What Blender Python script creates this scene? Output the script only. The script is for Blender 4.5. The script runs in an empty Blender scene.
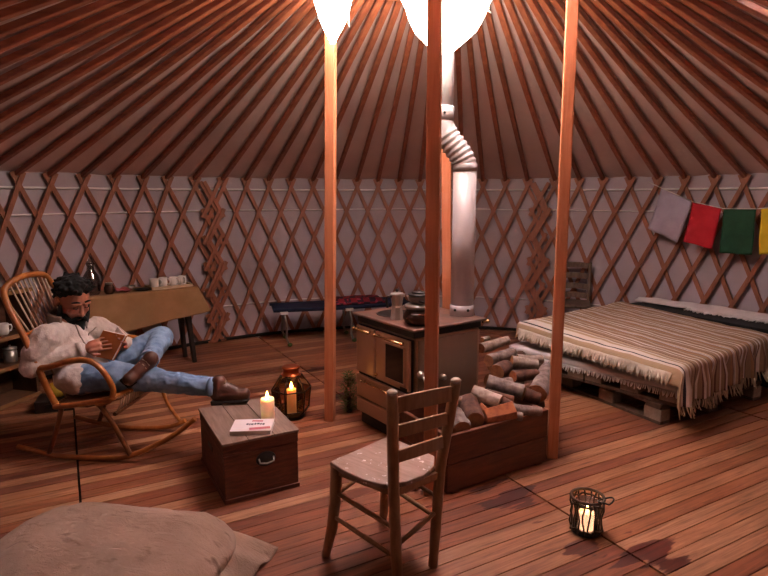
import bpy, bmesh, math, random
from mathutils import Vector, Matrix, Euler, noise as mnoise
random.seed(7)
PI = math.pi
sc = bpy.context.scene
COL = sc.collection
R = math.radians

# ------------------------------------------------------------------ materials
def lin(h):
    h = h.lstrip('#')
    out = []
    for i in (0, 2, 4):
        c = int(h[i:i+2], 16)/255
        out.append(c/12.92 if c <= .04045 else ((c+.055)/1.055)**2.4)
    return (*out, 1)

def new_mat(name):
    m = bpy.data.materials.new(name); m.use_nodes = True
    nt = m.node_tree
    b = nt.nodes['Principled BSDF']
    return m, nt, b

def ramp(nt, fac, stops, interp='LINEAR'):
    r = nt.nodes.new('ShaderNodeValToRGB')
    cr = r.color_ramp; cr.interpolation = interp
    while len(cr.elements) > 1: cr.elements.remove(cr.elements[-1])
    cr.elements[0].position = stops[0][0]; cr.elements[0].color = lin(stops[0][1])
    for p_, c in stops[1:]:
        e = cr.elements.new(p_); e.color = lin(c)
    nt.links.new(fac, r.inputs['Fac'])
    return r.outputs['Color']

def coords(nt, scale=(1, 1, 1), kind='Object', rot=(0, 0, 0)):
    tc = nt.nodes.new('ShaderNodeTexCoord'); mp = nt.nodes.new('ShaderNodeMapping')
    mp.inputs['Scale'].default_value = scale; mp.inputs['Rotation'].default_value = rot
    nt.links.new(tc.outputs[kind], mp.inputs['Vector'])
    return mp.outputs['Vector']

def coords2(nt, rot, scale):
    v = coords(nt, (1, 1, 1), rot=rot)
    mp = nt.nodes.new('ShaderNodeMapping'); mp.inputs['Scale'].default_value = scale
    nt.links.new(v, mp.inputs['Vector']); return mp.outputs['Vector']

def noise(nt, vec, scale=5, detail=4, rough=.55, dist=0):
    n = nt.nodes.new('ShaderNodeTexNoise')
    n.inputs['Scale'].default_value = scale; n.inputs['Detail'].default_value = detail
    n.inputs['Roughness'].default_value = rough; n.inputs['Distortion'].default_value = dist
    nt.links.new(vec, n.inputs['Vector'])
    return n.outputs['Fac']

def bump(nt, b, fac, strength=.2, dist=.01):
    n = nt.nodes.new('ShaderNodeBump'); n.inputs['Strength'].default_value = strength
    n.inputs['Distance'].default_value = dist
    nt.links.new(fac, n.inputs['Height']); nt.links.new(n.outputs['Normal'], b.inputs['Normal'])

def mix(nt, fac, a, b_, mode='MIX'):
    n = nt.nodes.new('ShaderNodeMix'); n.data_type = 'RGBA'; n.blend_type = mode
    if isinstance(fac, float): n.inputs[0].default_value = fac
    else: nt.links.new(fac, n.inputs[0])
    for i, v in ((6, a), (7, b_)):
        if isinstance(v, tuple): n.inputs[i].default_value = v
        else: nt.links.new(v, n.inputs[i])
    return n.outputs[2]

def wood(name, c1, c2, scale=(20, 20, 2), rough=.55, bmp=.15, ns=1.0, c3=None, rnd=0.0):
    m, nt, b = new_mat(name)
    v = coords(nt, scale)
    f = noise(nt, v, 2.2*ns, 6, .6, .6)
    stops = [(.3, c1), (.7, c2)] if not c3 else [(.25, c1), (.5, c2), (.75, c3)]
    c = ramp(nt, f, stops)
    if rnd:
        oi = nt.nodes.new('ShaderNodeObjectInfo')
        mr = nt.nodes.new('ShaderNodeMapRange')
        mr.inputs['To Min'].default_value = 1-rnd; mr.inputs['To Max'].default_value = 1+rnd
        nt.links.new(oi.outputs['Random'], mr.inputs['Value'])
        hs = nt.nodes.new('ShaderNodeHueSaturation')
        nt.links.new(mr.outputs['Result'], hs.inputs['Value']); nt.links.new(c, hs.inputs['Color'])
        c = hs.outputs['Color']
    nt.links.new(c, b.inputs['Base Color'])
    b.inputs['Roughness'].default_value = rough
    bump(nt, b, f, bmp, .004)
    return m

def fabric(name, c1, c2, scale=8, fine=300, rough=.95, bmp=.3, sheen=0.0):
    m, nt, b = new_mat(name)
    v = coords(nt)
    f = noise(nt, v, scale, 5, .6)
    nt.links.new(ramp(nt, f, [(.3, c1), (.7, c2)]), b.inputs['Base Color'])
    b.inputs['Roughness'].default_value = rough
    if 'Sheen Weight' in b.inputs: b.inputs['Sheen Weight'].default_value = sheen
    bump(nt, b, noise(nt, v, fine, 2), bmp, .003)
    return m

def plain(name, c, rough=.5, metal=0.0, c2=None, scale=12, bmp=0.0):
    m, nt, b = new_mat(name)
    f = noise(nt, coords(nt), scale, 5, .6)
    nt.links.new(ramp(nt, f, [(.3, c), (.7, c2 or c)]), b.inputs['Base Color'])
    b.inputs['Roughness'].default_value = rough; b.inputs['Metallic'].default_value = metal
    if bmp: bump(nt, b, f, bmp, .004)
    return m

def glow(name, c, strength, base='#ffffff'):
    m, nt, b = new_mat(name)
    f = noise(nt, coords(nt), 6, 3)
    nt.links.new(ramp(nt, f, [(.3, base), (.7, base)]), b.inputs['Base Color'])
    b.inputs['Emission Color'].default_value = lin(c); b.inputs['Emission Strength'].default_value = strength
    return m

MT = {}
MT['pole'] = wood('roof_pole_wood', '#84442f', '#a96444', (1.2, 14, 14), .5, .1, rnd=.22)
MT['lath'] = wood('lath_wood', '#7f4a33', '#9a6248', (20, 20, 4), .6, .1)
MT['post'] = wood('post_wood', '#b56b45', '#c98560', (18, 18, 1.1), .45, .08)
MT['canvas'] = fabric('canvas_wall', '#a6979f', '#b3a5ac', 1.5, 60, .9, .15)
MT['roofcloth'] = fabric('canvas_roof', '#cdafa8', '#d8bcb4', 2.0, 50, .9, .2)
MT['rope'] = plain('white_strap', '#e8dfe0', .9)
MT['dark'] = plain('dark_gap', '#1c1412', .9)
MT['beige'] = plain('stove_enamel', '#a4826a', .32, 0, '#ae8c72', 6)
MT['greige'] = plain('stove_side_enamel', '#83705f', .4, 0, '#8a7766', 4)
MT['black'] = plain('black_iron', '#1b1817', .45, .3, '#24201f')
MT['iron'] = plain('cast_iron_top', '#5d504b', .42, .35, '#9a6c5c', 6, .05)
MT['glassdark'] = plain('dark_oven_glass', '#080606', .08)
MT['brass'] = plain('brass', '#c9a070', .25, 1.0, '#d7b487')
MT['steel'] = plain('brushed_steel', '#b8b2ac', .34, .75, '#c8c2bb')
MT['pipe'] = plain('white_pipe_enamel', '#aaa3a7', .4, .05, '#b8b1b4', 4)
MT['bark'] = plain('bark', '#43322a', .9, 0, '#93827a', 18, .9)
MT['barkpale'] = plain('bark_pale', '#6d5748', .9, 0, '#b8a89c', 16, .9)
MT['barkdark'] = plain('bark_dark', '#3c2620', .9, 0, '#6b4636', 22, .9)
MT['cut'] = plain('cut_wood', '#b07c56', .8, 0, '#8c5a3c', 30, .2)
MT['split'] = plain('split_wood', '#7d4024', .85, 0, '#a8643a', 24, .4)
MT['crate'] = wood('crate_wood', '#4f2717', '#723c22', (2, 12, 14), .6, .2)
MT['trunk'] = wood('trunk_wood', '#47231a', '#74402c', (4, 7, 26), .6, .3)
MT['trunktop'] = wood('trunk_top_wood', '#6a5246', '#8d7566', (18, 2, 18), .65, .3)
MT['chairwood'] = wood('chair_wood', '#8a6548', '#ad8662', (14, 14, 2.5), .5, .15)
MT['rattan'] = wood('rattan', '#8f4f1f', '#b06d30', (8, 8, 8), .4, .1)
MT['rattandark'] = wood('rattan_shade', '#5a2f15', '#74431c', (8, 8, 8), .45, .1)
def waxmat():
    m, nt, b = new_mat('candle_wax')
    f = noise(nt, coords(nt), 8, 3)
    nt.links.new(ramp(nt, f, [(.3, '#efe0cc'), (.7, '#f4e8d8')]), b.inputs['Base Color'])
    b.inputs['Subsurface Weight'].default_value = .8; b.inputs['Subsurface Radius'].default_value = (1, .55, .25); b.inputs['Subsurface Scale'].default_value = .04
    b.inputs['Emission Color'].default_value = lin('#ffb878'); b.inputs['Emission Strength'].default_value = .10
    return m
MT['wax'] = waxmat()
MT['flame'] = glow('candle_flame', '#ffb858', 45, '#ffd080')
MT['copper'] = plain('copper_lid', '#b5562c', .35, .8, '#c46a3c')
MT['leadstrip'] = plain('lantern_frame_metal', '#3a2a22', .4, .8)
MT['white'] = plain('white_ceramic', '#d9d2cf', .25, 0, '#e2dcd8')
MT['paper'] = plain('paper', '#d9cdc6', .85, 0, '#e4d8d0', 40)
MT['navy'] = fabric('navy_canvas', '#161c38', '#1d2444')
MT['blackcloth'] = fabric('black_cloth', '#141114', '#1c181a')
MT['jeans'] = fabric('denim', '#5d7899', '#86a0bd', 9, 260)
MT['fleece'] = fabric('fleece', '#b9aba3', '#c9bcb3', 12, 160, 1, .8, .3)
MT['collar'] = fabric('fleece_collar', '#7d7068', '#8e8178', 12, 160, 1, .6)
MT['boot'] = plain('boot_leather', '#3c231a', .5, 0, '#5a3424', 14, .3)
MT['sole'] = plain('boot_sole', '#181210', .8)
MT['lace'] = plain('boot_lace', '#8d7a66', .8)
MT['hair'] = plain('hair', '#050404', .95, 0, '#0d0908', 60, .8)
MT['burlap'] = fabric('burlap', '#8f6c48', '#a07b54', 6, 220, 1, .6)
MT['sack'] = None
MT['orange'] = plain('book_cover', '#b8692c', .6, 0, '#c27434', 9)
MT['rug'] = fabric('white_rug', '#c6bfc0', '#d8d1d0', 10, 120, 1, .8)
MT['shelf'] = wood('shelf_wood', '#4b2e1f', '#6a4630', (3, 14, 14), .6, .2)
MT['shelfedge'] = wood('shelf_edge_wood', '#7b5736', '#957047', (3, 14, 14), .6, .2)
MT['pallet'] = wood('pallet_wood', '#3f2c24', '#66503f', (10, 10, 10), .8, .3)
MT['palletblock'] = wood('pallet_block_wood', '#7b6656', '#95806e', (10, 10, 10), .85, .3)
MT['greyleg'] = plain('grey_metal', '#8e8c88', .35, .7)
MT['yellow'] = fabric('yellow_cloth', '#a8912b', '#bba43c')
MT['green'] = plain('green_leaf', '#3c4a22', .7, 0, '#56652f')
MT['twig'] = plain('dark_twig', '#2a1c18', .8, 0, '#5a473d', 30, .5)
MT['darkwood'] = wood('dark_table_leg', '#1c120e', '#2c1d16', (14, 14, 2), .5, .1)
MT['string'] = plain('string', '#d8cfc8', .9)

def skin():
    m, nt, b = new_mat('skin')
    f = noise(nt, coords(nt), 14, 4)
    nt.links.new(ramp(nt, f, [(.3, '#9a6049'), (.7, '#ab6f56')]), b.inputs['Base Color'])
    b.inputs['Roughness'].default_value = .5
    if 'Subsurface Weight' in b.inputs: b.inputs['Subsurface Weight'].default_value = .05
    return m
MT['skin'] = skin()

def seat_paint():
    m, nt, b = new_mat('worn_seat')
    v = coords(nt, (1, 1, 1))
    f = noise(nt, coords2(nt, (0, 0, .7), (3, 20, 4)), 3, 6, .6)
    base = ramp(nt, f, [(.3, '#8a7163'), (.7, '#a98f81')])
    s1 = noise(nt, v, 38, 2, .5)
    spl = ramp(nt, s1, [(.66, '#000000'), (.69, '#ffffff')])
    c = mix(nt, spl, base, lin('#ddd2cb'))
    nt.links.new(c, b.inputs['Base Color']); b.inputs['Roughness'].default_value = .6
    bump(nt, b, f, .2, .003)
    return m
MT['seat'] = seat_paint()

def sack_mat():
    m, nt, b = new_mat('linen_sack')
    v = coords(nt)
    f = noise(nt, v, 5, 6, .65)
    base = ramp(nt, f, [(.3, '#8d7464'), (.7, '#a58a78')])
    s = ramp(nt, noise(nt, coords(nt, (1, 2.4, 1)), 7, 3, .6), [(.60, '#000000'), (.70, '#ffffff')])
    c = mix(nt, s, base, lin('#735a4b'))
    nt.links.new(c, b.inputs['Base Color']); b.inputs['Roughness'].default_value = 1
    w = nt.nodes.new('ShaderNodeTexNoise'); w.inputs['Scale'].default_value = 180
    nt.links.new(v, w.inputs['Vector'])
    cr = noise(nt, coords(nt, (1, 2.2, 1)), 9, 5, .6, 1.2)
    ad = nt.nodes.new('ShaderNodeMath'); ad.operation = 'MULTIPLY_ADD'; ad.inputs[1].default_value = .25
    nt.links.new(w.outputs['Fac'], ad.inputs[0]); nt.links.new(cr, ad.inputs[2])
    bump(nt, b, ad.outputs['Value'], .6, .02)
    return m
MT['sack'] = sack_mat()

def floor_mat():
    m, nt, b = new_mat('floor_planks')
    g = nt.nodes.new('ShaderNodeNewGeometry')
    rnd = ramp(nt, g.outputs['Random Per Island'], [(0, '#97593d'), (.2, '#b9774f'), (.4, '#cb9169'), (.6, '#ab6a48'), (.8, '#d09a74'), (.95, '#a05f40')], 'CONSTANT')
    v = coords2(nt, (0, 0, -R(29)), (1.3, 24, 1))
    f = noise(nt, v, 2.2, 7, .65, .8)
    gr = ramp(nt, f, [(.25, '#7d706a'), (.48, '#d2ccc8'), (.75, '#ffffff')])
    c = mix(nt, 1.0, rnd, gr, 'MULTIPLY')
    big = ramp(nt, noise(nt, coords(nt), .9, 3), [(.35, '#c2b5ae'), (.65, '#ffffff')])
    c = mix(nt, 1.0, c, big, 'MULTIPLY')
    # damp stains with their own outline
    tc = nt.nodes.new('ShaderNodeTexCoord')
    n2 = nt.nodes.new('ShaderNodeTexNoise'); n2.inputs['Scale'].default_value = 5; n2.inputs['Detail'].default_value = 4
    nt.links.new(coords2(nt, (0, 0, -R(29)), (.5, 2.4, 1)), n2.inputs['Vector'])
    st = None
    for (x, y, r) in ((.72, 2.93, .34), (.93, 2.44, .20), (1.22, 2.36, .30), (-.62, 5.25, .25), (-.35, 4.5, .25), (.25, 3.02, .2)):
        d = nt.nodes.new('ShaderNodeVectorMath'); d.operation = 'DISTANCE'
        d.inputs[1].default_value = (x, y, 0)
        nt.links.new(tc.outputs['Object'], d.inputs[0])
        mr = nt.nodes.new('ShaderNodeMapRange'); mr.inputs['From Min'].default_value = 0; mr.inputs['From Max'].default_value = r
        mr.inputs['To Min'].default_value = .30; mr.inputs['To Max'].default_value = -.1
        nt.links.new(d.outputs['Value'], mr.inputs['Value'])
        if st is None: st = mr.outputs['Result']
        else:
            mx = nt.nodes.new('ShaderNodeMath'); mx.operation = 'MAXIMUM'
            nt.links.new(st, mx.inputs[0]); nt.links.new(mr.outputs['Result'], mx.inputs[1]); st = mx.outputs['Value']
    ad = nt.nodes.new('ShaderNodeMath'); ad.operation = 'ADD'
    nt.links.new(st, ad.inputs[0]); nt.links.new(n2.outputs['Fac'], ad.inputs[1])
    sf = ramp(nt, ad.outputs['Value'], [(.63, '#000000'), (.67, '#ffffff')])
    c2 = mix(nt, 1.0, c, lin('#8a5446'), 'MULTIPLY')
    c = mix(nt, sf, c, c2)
    nt.links.new(c, b.inputs['Base Color'])
    b.inputs['Roughness'].default_value = .5
    bump(nt, b, f, .15, .003)
    return m
MT['floor'] = floor_mat()

def stripes_mat():
    m, nt, b = new_mat('striped_blanket')
    tc = nt.nodes.new('ShaderNodeTexCoord'); sx = nt.nodes.new('ShaderNodeSeparateXYZ')
    nt.links.new(tc.outputs['UV'], sx.inputs[0])
    def rep(scale, stops):
        mm = nt.nodes.new('ShaderNodeMath'); mm.operation = 'MULTIPLY'; mm.inputs[1].default_value = scale
        nt.links.new(sx.outputs['X'], mm.inputs[0])
        fr = nt.nodes.new('ShaderNodeMath'); fr.operation = 'FRACT'
        nt.links.new(mm.outputs['Value'], fr.inputs[0])
        return ramp(nt, fr.outputs['Value'], stops, 'CONSTANT')
    T, W_, B_, D, O_ = '#a08467', '#dccfc2', '#6f4e3e', '#352b33', '#a9805a'
    main = rep(5.0, [(0, T), (.07, B_), (.10, W_), (.17, T), (.24, '#8d6e58'), (.30, '#bda184'), (.36, W_), (.385, B_),
                     (.41, T), (.50, O_), (.55, '#8d6e58'), (.60, W_), (.64, D), (.655, W_), (.70, '#bda184'), (.78, B_), (.82, T), (.90, '#9b7d66'), (.95, W_)])
    edge = ramp(nt, sx.outputs['X'], [(0, '#b59c7c'), (.052, W_), (.066, D), (.074, W_), (.098, '#b59c7c'), (.116, W_), (.124, T)], 'CONSTANT')
    lt = nt.nodes.new('ShaderNodeMath'); lt.operation = 'LESS_THAN'; lt.inputs[1].default_value = .14
    nt.links.new(sx.outputs['X'], lt.inputs[0])
    c = mix(nt, lt.outputs['Value'], main, edge)
    nt.links.new(c, b.inputs['Base Color']); b.inputs['Roughness'].default_value = .95
    w = nt.nodes.new('ShaderNodeTexWave'); w.inputs['Scale'].default_value = 60; w.bands_direction = 'X'; w.inputs['Distortion'].default_value = 1.5
    nt.links.new(tc.outputs['UV'], w.inputs['Vector'])
    bump(nt, b, w.outputs['Fac'], .4, .004)
    return m
MT['stripes'] = stripes_mat()

def plaid_mat():
    m, nt, b = new_mat('red_plaid')
    v = coords(nt)
    ck = nt.nodes.new('ShaderNodeTexChecker'); ck.inputs['Scale'].default_value = 14
    ck.inputs['Color1'].default_value = lin('#7d1420'); ck.inputs['Color2'].default_value = lin('#2a1422')
    nt.links.new(v, ck.inputs['Vector'])
    sp = ramp(nt, noise(nt, v, 16, 2), [(.60, '#000000'), (.62, '#ffffff')])
    c = mix(nt, sp, ck.outputs['Color'], lin('#a0344a'))
    nt.links.new(c, b.inputs['Base Color']); b.inputs['Roughness'].default_value = .95
    return m
MT['plaid'] = plaid_mat()

def flagmat(name, c1, c2):
    m, nt, b = new_mat(name)
    f = noise(nt, coords(nt), 9, 4)
    nt.links.new(ramp(nt, f, [(.3, c1), (.7, c2)]), b.inputs['Base Color']); b.inputs['Roughness'].default_value = .85
    b.inputs['Transmission Weight'].default_value = 0
    return m

def amber_glass():
    m, nt, b = new_mat('amber_glass')
    tr = nt.nodes.new('ShaderNodeBsdfTransparent'); gl = nt.nodes.new('ShaderNodeBsdfGlossy')
    f = noise(nt, coords(nt), 7, 3)
    nt.links.new(ramp(nt, f, [(.3, '#d2ab92'), (.7, '#e2c2aa')]), tr.inputs['Color'])
    gl.inputs['Roughness'].default_value = .08; gl.inputs['Color'].default_value = (.8, .75, .7, 1)
    fr = nt.nodes.new('ShaderNodeFresnel'); fr.inputs['IOR'].default_value = 1.45
    ms = nt.nodes.new('ShaderNodeMixShader')
    nt.links.new(fr.outputs[0], ms.inputs[0]); nt.links.new(tr.outputs[0], ms.inputs[1]); nt.links.new(gl.outputs[0], ms.inputs[2])
    nt.links.new(ms.outputs[0], nt.nodes['Material Output'].inputs['Surface'])
    return m
MT['amber'] = amber_glass()
def clear_glass():
    m, nt, b = new_mat('clear_glass')
    tr = nt.nodes.new('ShaderNodeBsdfTransparent'); gl = nt.nodes.new('ShaderNodeBsdfGlossy')
    f = noise(nt, coords(nt), 7, 3)
    nt.links.new(ramp(nt, f, [(.3, '#b9b4b6'), (.7, '#cdc8ca')]), tr.inputs['Color'])
    gl.inputs['Roughness'].default_value = .06
    ms = nt.nodes.new('ShaderNodeMixShader'); ms.inputs[0].default_value = .22
    nt.links.new(tr.outputs[0], ms.inputs[1]); nt.links.new(gl.outputs[0], ms.inputs[2])
    nt.links.new(ms.outputs[0], nt.nodes['Material Output'].inputs['Surface'])
    return m
MT['glass'] = clear_glass()

# ------------------------------------------------------------------ mesh helpers
class M:
    def __init__(s): s.v = []; s.f = []; s.mi = []; s.sm = []; s.uv = {}
    def add(s, vs, fs, sm=False, mi=0, uv=None):
        o = len(s.v)
        s.v += [tuple(v) for v in vs]
        for f in fs: s.f.append([i+o for i in f]); s.mi.append(mi); s.sm.append(sm)
        if uv:
            for i, t in enumerate(uv): s.uv[i+o] = t
        return s
    def box(s, c, d, rot=None, mi=0):
        vs = []
        for x in (-.5, .5):
            for y in (-.5, .5):
                for z in (-.5, .5):
                    p = Vector((x*d[0], y*d[1], z*d[2]))
                    if rot: p = rot @ p
                    vs.append(p+Vector(c))
        return s.add(vs, [(0, 1, 3, 2), (4, 6, 7, 5), (0, 4, 5, 1), (2, 3, 7, 6), (0, 2, 6, 4), (1, 5, 7, 3)], False, mi)
    def beam(s, p0, p1, w, t, up=(0, 0, 1), mi=0, w1=None, t1=None):
        p0, p1 = Vector(p0), Vector(p1); d = (p1-p0).normalized(); up = Vector(up)
        a = d.cross(up).normalized(); b = a.cross(d).normalized()
        w1 = w1 or w; t1 = t1 or t
        vs = []
        for p, ww, tt in ((p0, w, t), (p1, w1, t1)):
            for x, y in ((-1, -1), (1, -1), (1, 1), (-1, 1)): vs.append(p+a*x*ww/2+b*y*tt/2)
        return s.add(vs, [(3, 2, 1, 0), (4, 5, 6, 7), (0, 1, 5, 4), (1, 2, 6, 5), (2, 3, 7, 6), (3, 0, 4, 7)], False, mi)
    def strip(s, pts, ups, w, t, mi=0):
        # rectangular section swept along a path; ups = direction of thickness
        n = len(pts); vs = []; fs = []
        for i in range(n):
            d = (Vector(pts[min(i+1, n-1)])-Vector(pts[max(i-1, 0)])).normalized()
            u = Vector(ups[i]).normalized(); a = d.cross(u).normalized()
            for x, y in ((-1, -1), (1, -1), (1, 1), (-1, 1)): vs.append(Vector(pts[i])+a*x*w/2+u*y*t/2)
        for i in range(n-1):
            for k in range(4):
                fs.append((i*4+k, i*4+(k+1) % 4, i*4+4+(k+1) % 4, i*4+4+k))
        fs += [(3, 2, 1, 0), tuple(n*4-4+k for k in range(4))]
        return s.add(vs, fs, False, mi)
    def tube(s, pts, r, n=10, closed=False, mi=0, capmi=None, sm=True, jit=0):
        pts = [Vector(p) for p in pts]; N = len(pts)
        rs = r if isinstance(r, (list, tuple)) else [r]*N
        prev = None; vs = []; fs = []
        for i, p in enumerate(pts):
            if closed: d = (pts[(i+1) % N]-pts[i-1]).normalized()
            else: d = (pts[min(i+1, N-1)]-pts[max(i-1, 0)]).normalized()
            if prev is None:
                a = d.orthogonal().normalized()
            else:
                a = (prev-d*prev.dot(d)).normalized()
            prev = a; b = d.cross(a)
            for k in range(n):
                t = 2*PI*k/n
                rr = rs[i]*(1+jit*mnoise.noise(Vector((math.cos(t)*1.3+p.x*9, math.sin(t)*1.3+p.y*9, p.z*9))))
                vs.append(p+a*math.cos(t)*rr+b*math.sin(t)*rr)
        for i in range(N if closed else N-1):
            j = (i+1) % N
            for k in range(n): fs.append((i*n+k, i*n+(k+1) % n, j*n+(k+1) % n, j*n+k))
        s.add(vs, fs, sm, mi)
        if not closed:
            o = len(s.v)-len(vs)
            for i, rev in ((0, True), (N-1, False)):
                idx = [o+i*n+k for k in range(n)]
                s.f.append(idx[::-1] if rev else idx); s.mi.append(mi if capmi is None else capmi); s.sm.append(False)
        return s
    def lathe(s, prof, n=24, c=(0, 0, 0), mi=0, sm=True, rot=None):
        vs = []; fs = []; N = len(prof)
        for r, z in prof:
            for k in range(n):
                t = 2*PI*k/n
                p = Vector((r*math.cos(t), r*math.sin(t), z))
                if rot: p = rot @ p
                vs.append(p+Vector(c))
        for i in range(N-1):
            for k in range(n): fs.append((i*n+k, i*n+(k+1) % n, (i+1)*n+(k+1) % n, (i+1)*n+k))
        fs2 = []
        if prof[0][0] > 1e-6: fs2.append(tuple(range(n))[::-1])
        if prof[-1][0] > 1e-6: fs2.append(tuple((N-1)*n+k for k in range(n)))
        o = len(s.v)
        s.add(vs, fs, sm, mi)
        for f in fs2: s.f.append([o+i for i in f]); s.mi.append(mi); s.sm.append(False)
        return s
    def prism(s, poly, z0, z1, mi=0):
        n = len(poly)
        vs = [(x, y, z0) for x, y in poly]+[(x, y, z1) for x, y in poly]
        fs = [tuple(range(n))[::-1], tuple(range(n, 2*n))]+[(i, (i+1) % n, n+(i+1) % n, n+i) for i in range(n)]
        return s.add(vs, fs, False, mi)
    def grid(s, fn, nu, nv, mi=0, sm=True):
        vs = []; uv = []
        for i in range(nu+1):
            for j in range(nv+1):
                vs.append(fn(i/nu, j/nv)); uv.append((i/nu, j/nv))
        fs = [(i*(nv+1)+j, (i+1)*(nv+1)+j, (i+1)*(nv+1)+j+1, i*(nv+1)+j+1) for i in range(nu) for j in range(nv)]
        return s.add(vs, fs, sm, mi, uv)
    def ball(s, c, r, n=16, m=10, mi=0, rot=None):
        r = (r, r, r) if not isinstance(r, (tuple, list)) else r
        vs = []; fs = []
        for i in range(m+1):
            ph = PI*i/m
            for k in range(n):
                t = 2*PI*k/n
                p = Vector((r[0]*math.sin(ph)*math.cos(t), r[1]*math.sin(ph)*math.sin(t), -r[2]*math.cos(ph)))
                if rot: p = rot @ p
                vs.append(p+Vector(c))
        for i in range(m):
            for k in range(n): fs.append((i*n+k, i*n+(k+1) % n, (i+1)*n+(k+1) % n, (i+1)*n+k))
        return s.add(vs, fs, True, mi)
    def mesh(s, name, mats):
        me = bpy.data.meshes.new(name)
        me.from_pydata(s.v, [], s.f); 
        if s.uv:
            ul = me.uv_layers.new(name='UVMap')
            for l in me.loops: ul.data[l.index].uv = s.uv.get(l.vertex_index, (0, 0))
        me.polygons.foreach_set('use_smooth', s.sm); me.polygons.foreach_set('material_index', s.mi)
        for m in (mats if isinstance(mats, (list, tuple)) else [mats]): me.materials.append(MT[m] if isinstance(m, str) else m)
        bm = bmesh.new(); bm.from_mesh(me)
        bmesh.ops.remove_doubles(bm, verts=bm.verts, dist=1e-6)
        bmesh.ops.recalc_face_normals(bm, faces=bm.faces); bm.to_mesh(me); bm.free()
        me.update()
        return me
    def build(s, name, mats, parent=None, bevel=0, solid=0, sub=0):
        o = bpy.data.objects.new(name, s.mesh(name, mats)); COL.objects.link(o)
        if parent: o.parent = parent
        if solid:
            md = o.modifiers.new('thickness', 'SOLIDIFY'); md.thickness = solid; md.offset = 0
        if bevel:
            md = o.modifiers.new('bevel', 'BEVEL'); md.width = bevel; md.segments = 2; md.limit_method = 'ANGLE'; md.angle_limit = R(40)
        if sub:
            md = o.modifiers.new('subdivision', 'SUBSURF'); md.levels = sub; md.render_levels = sub
        return o

def tag(o, label, cat, group=None, kind=None):
    if label: o['label'] = label
    if cat: o['category'] = cat
    if group: o['group'] = group
    if kind: o['kind'] = kind
    return o
def thing(name, label, cat, loc=(0, 0, 0), rz=0, group=None):
    o = bpy.data.objects.new(name, None); COL.objects.link(o); o.empty_display_size = .1
    o.location = loc; o.rotation_euler = (0, 0, rz)
    return tag(o, label, cat, group)
def struct(name, mb, mats, **k):
    o = mb.build(name, mats, **k); o['kind'] = 'structure'; return o
def recentre(o):
    # put the object's origin at the base of its own mesh
    me = o.data
    xs = [v.co for v in me.vertices]
    c = Vector(((min(v.x for v in xs)+max(v.x for v in xs))/2, (min(v.y for v in xs)+max(v.y for v in xs))/2, min(v.z for v in xs)))
    me.transform(Matrix.Translation(-c)); o.location = c
    return o
def copy_tree(o, parent=None):
    c = o.copy(); COL.objects.link(c)
    if parent: c.parent = parent
    for ch in list(o.children): copy_tree(ch, c)
    return c

def blob(name, prims, voxel, mats, parent=None, smooth=4, disp=0, dscale=.1, cap=None):
    """one continuous surface grown over capsules and ellipsoids"""
    mb = M()
    for q in prims:
        if q[0] == 'e':
            mb.ball(q[1], q[2], 20, 14, rot=(q[3] if len(q) > 3 else None))
        else:
            pts, rs = q[1], q[2]
            pts = [Vector(p) for p in pts]
            mb.tube(pts, rs, 14)
            for p, r_ in zip(pts, rs): mb.ball(p, r_*.995, 14, 10)
    o = mb.build(name, mats, None)
    md = o.modifiers.new('r', 'REMESH'); md.mode = 'VOXEL'; md.voxel_size = voxel; md.use_smooth_shade = True
    if smooth:
        sm = o.modifiers.new('s', 'SMOOTH'); sm.iterations = smooth; sm.factor = .5
    if disp:
        tx = bpy.data.textures.new(name+'_folds', 'CLOUDS'); tx.noise_scale = dscale; tx.noise_depth = 2
        dm = o.modifiers.new('d', 'DISPLACE'); dm.texture = tx; dm.strength = disp; dm.mid_level = .5; dm.texture_coords = 'LOCAL'
    dg = bpy.context.evaluated_depsgraph_get()
    me = bpy.data.meshes.new_from_object(o.evaluated_get(dg))
    me.name = name
    o.modifiers.clear(); old = o.data; o.data = me; bpy.data.meshes.remove(old)
    if not me.materials:
        for m in (mats if isinstance(mats, (list, tuple)) else [mats]): me.materials.append(MT[m])
    me.polygons.foreach_set('use_smooth', [True]*len(me.polygons))
    if parent: o.parent = parent
    return o

def V2(a): return Vector((math.cos(a), math.sin(a), 0))
def nz(x, y, z=0): return mnoise.noise(Vector((x, y, z)))

# ------------------------------------------------------------------ yurt shell
CX, CY, RW = .343, 3.29, 3.70
C0 = Vector((CX, CY, 0))
KA = [2.7055, 2.6306, 2.5493, 2.4704, 2.3933, 2.3273, 2.2494, 2.1661, 2.0973, 2.0286, 1.9599, 1.8899, 1.8202, 1.75, 1.6827, 1.6154, 1.5481, 1.4811, 1.4146, 1.3487, 1.279, 1.2116, 1.1296, 1.0576, .9913, .9153, .8419, .7725, .6984, .6277]
def kang(k):
    if k < 0: return KA[0]-k*.0717
    if k >= 29: return KA[29]-(k-29)*.0717
    i = int(math.floor(k)); return KA[i]+(KA[i+1]-KA[i])*(k-i)

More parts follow.
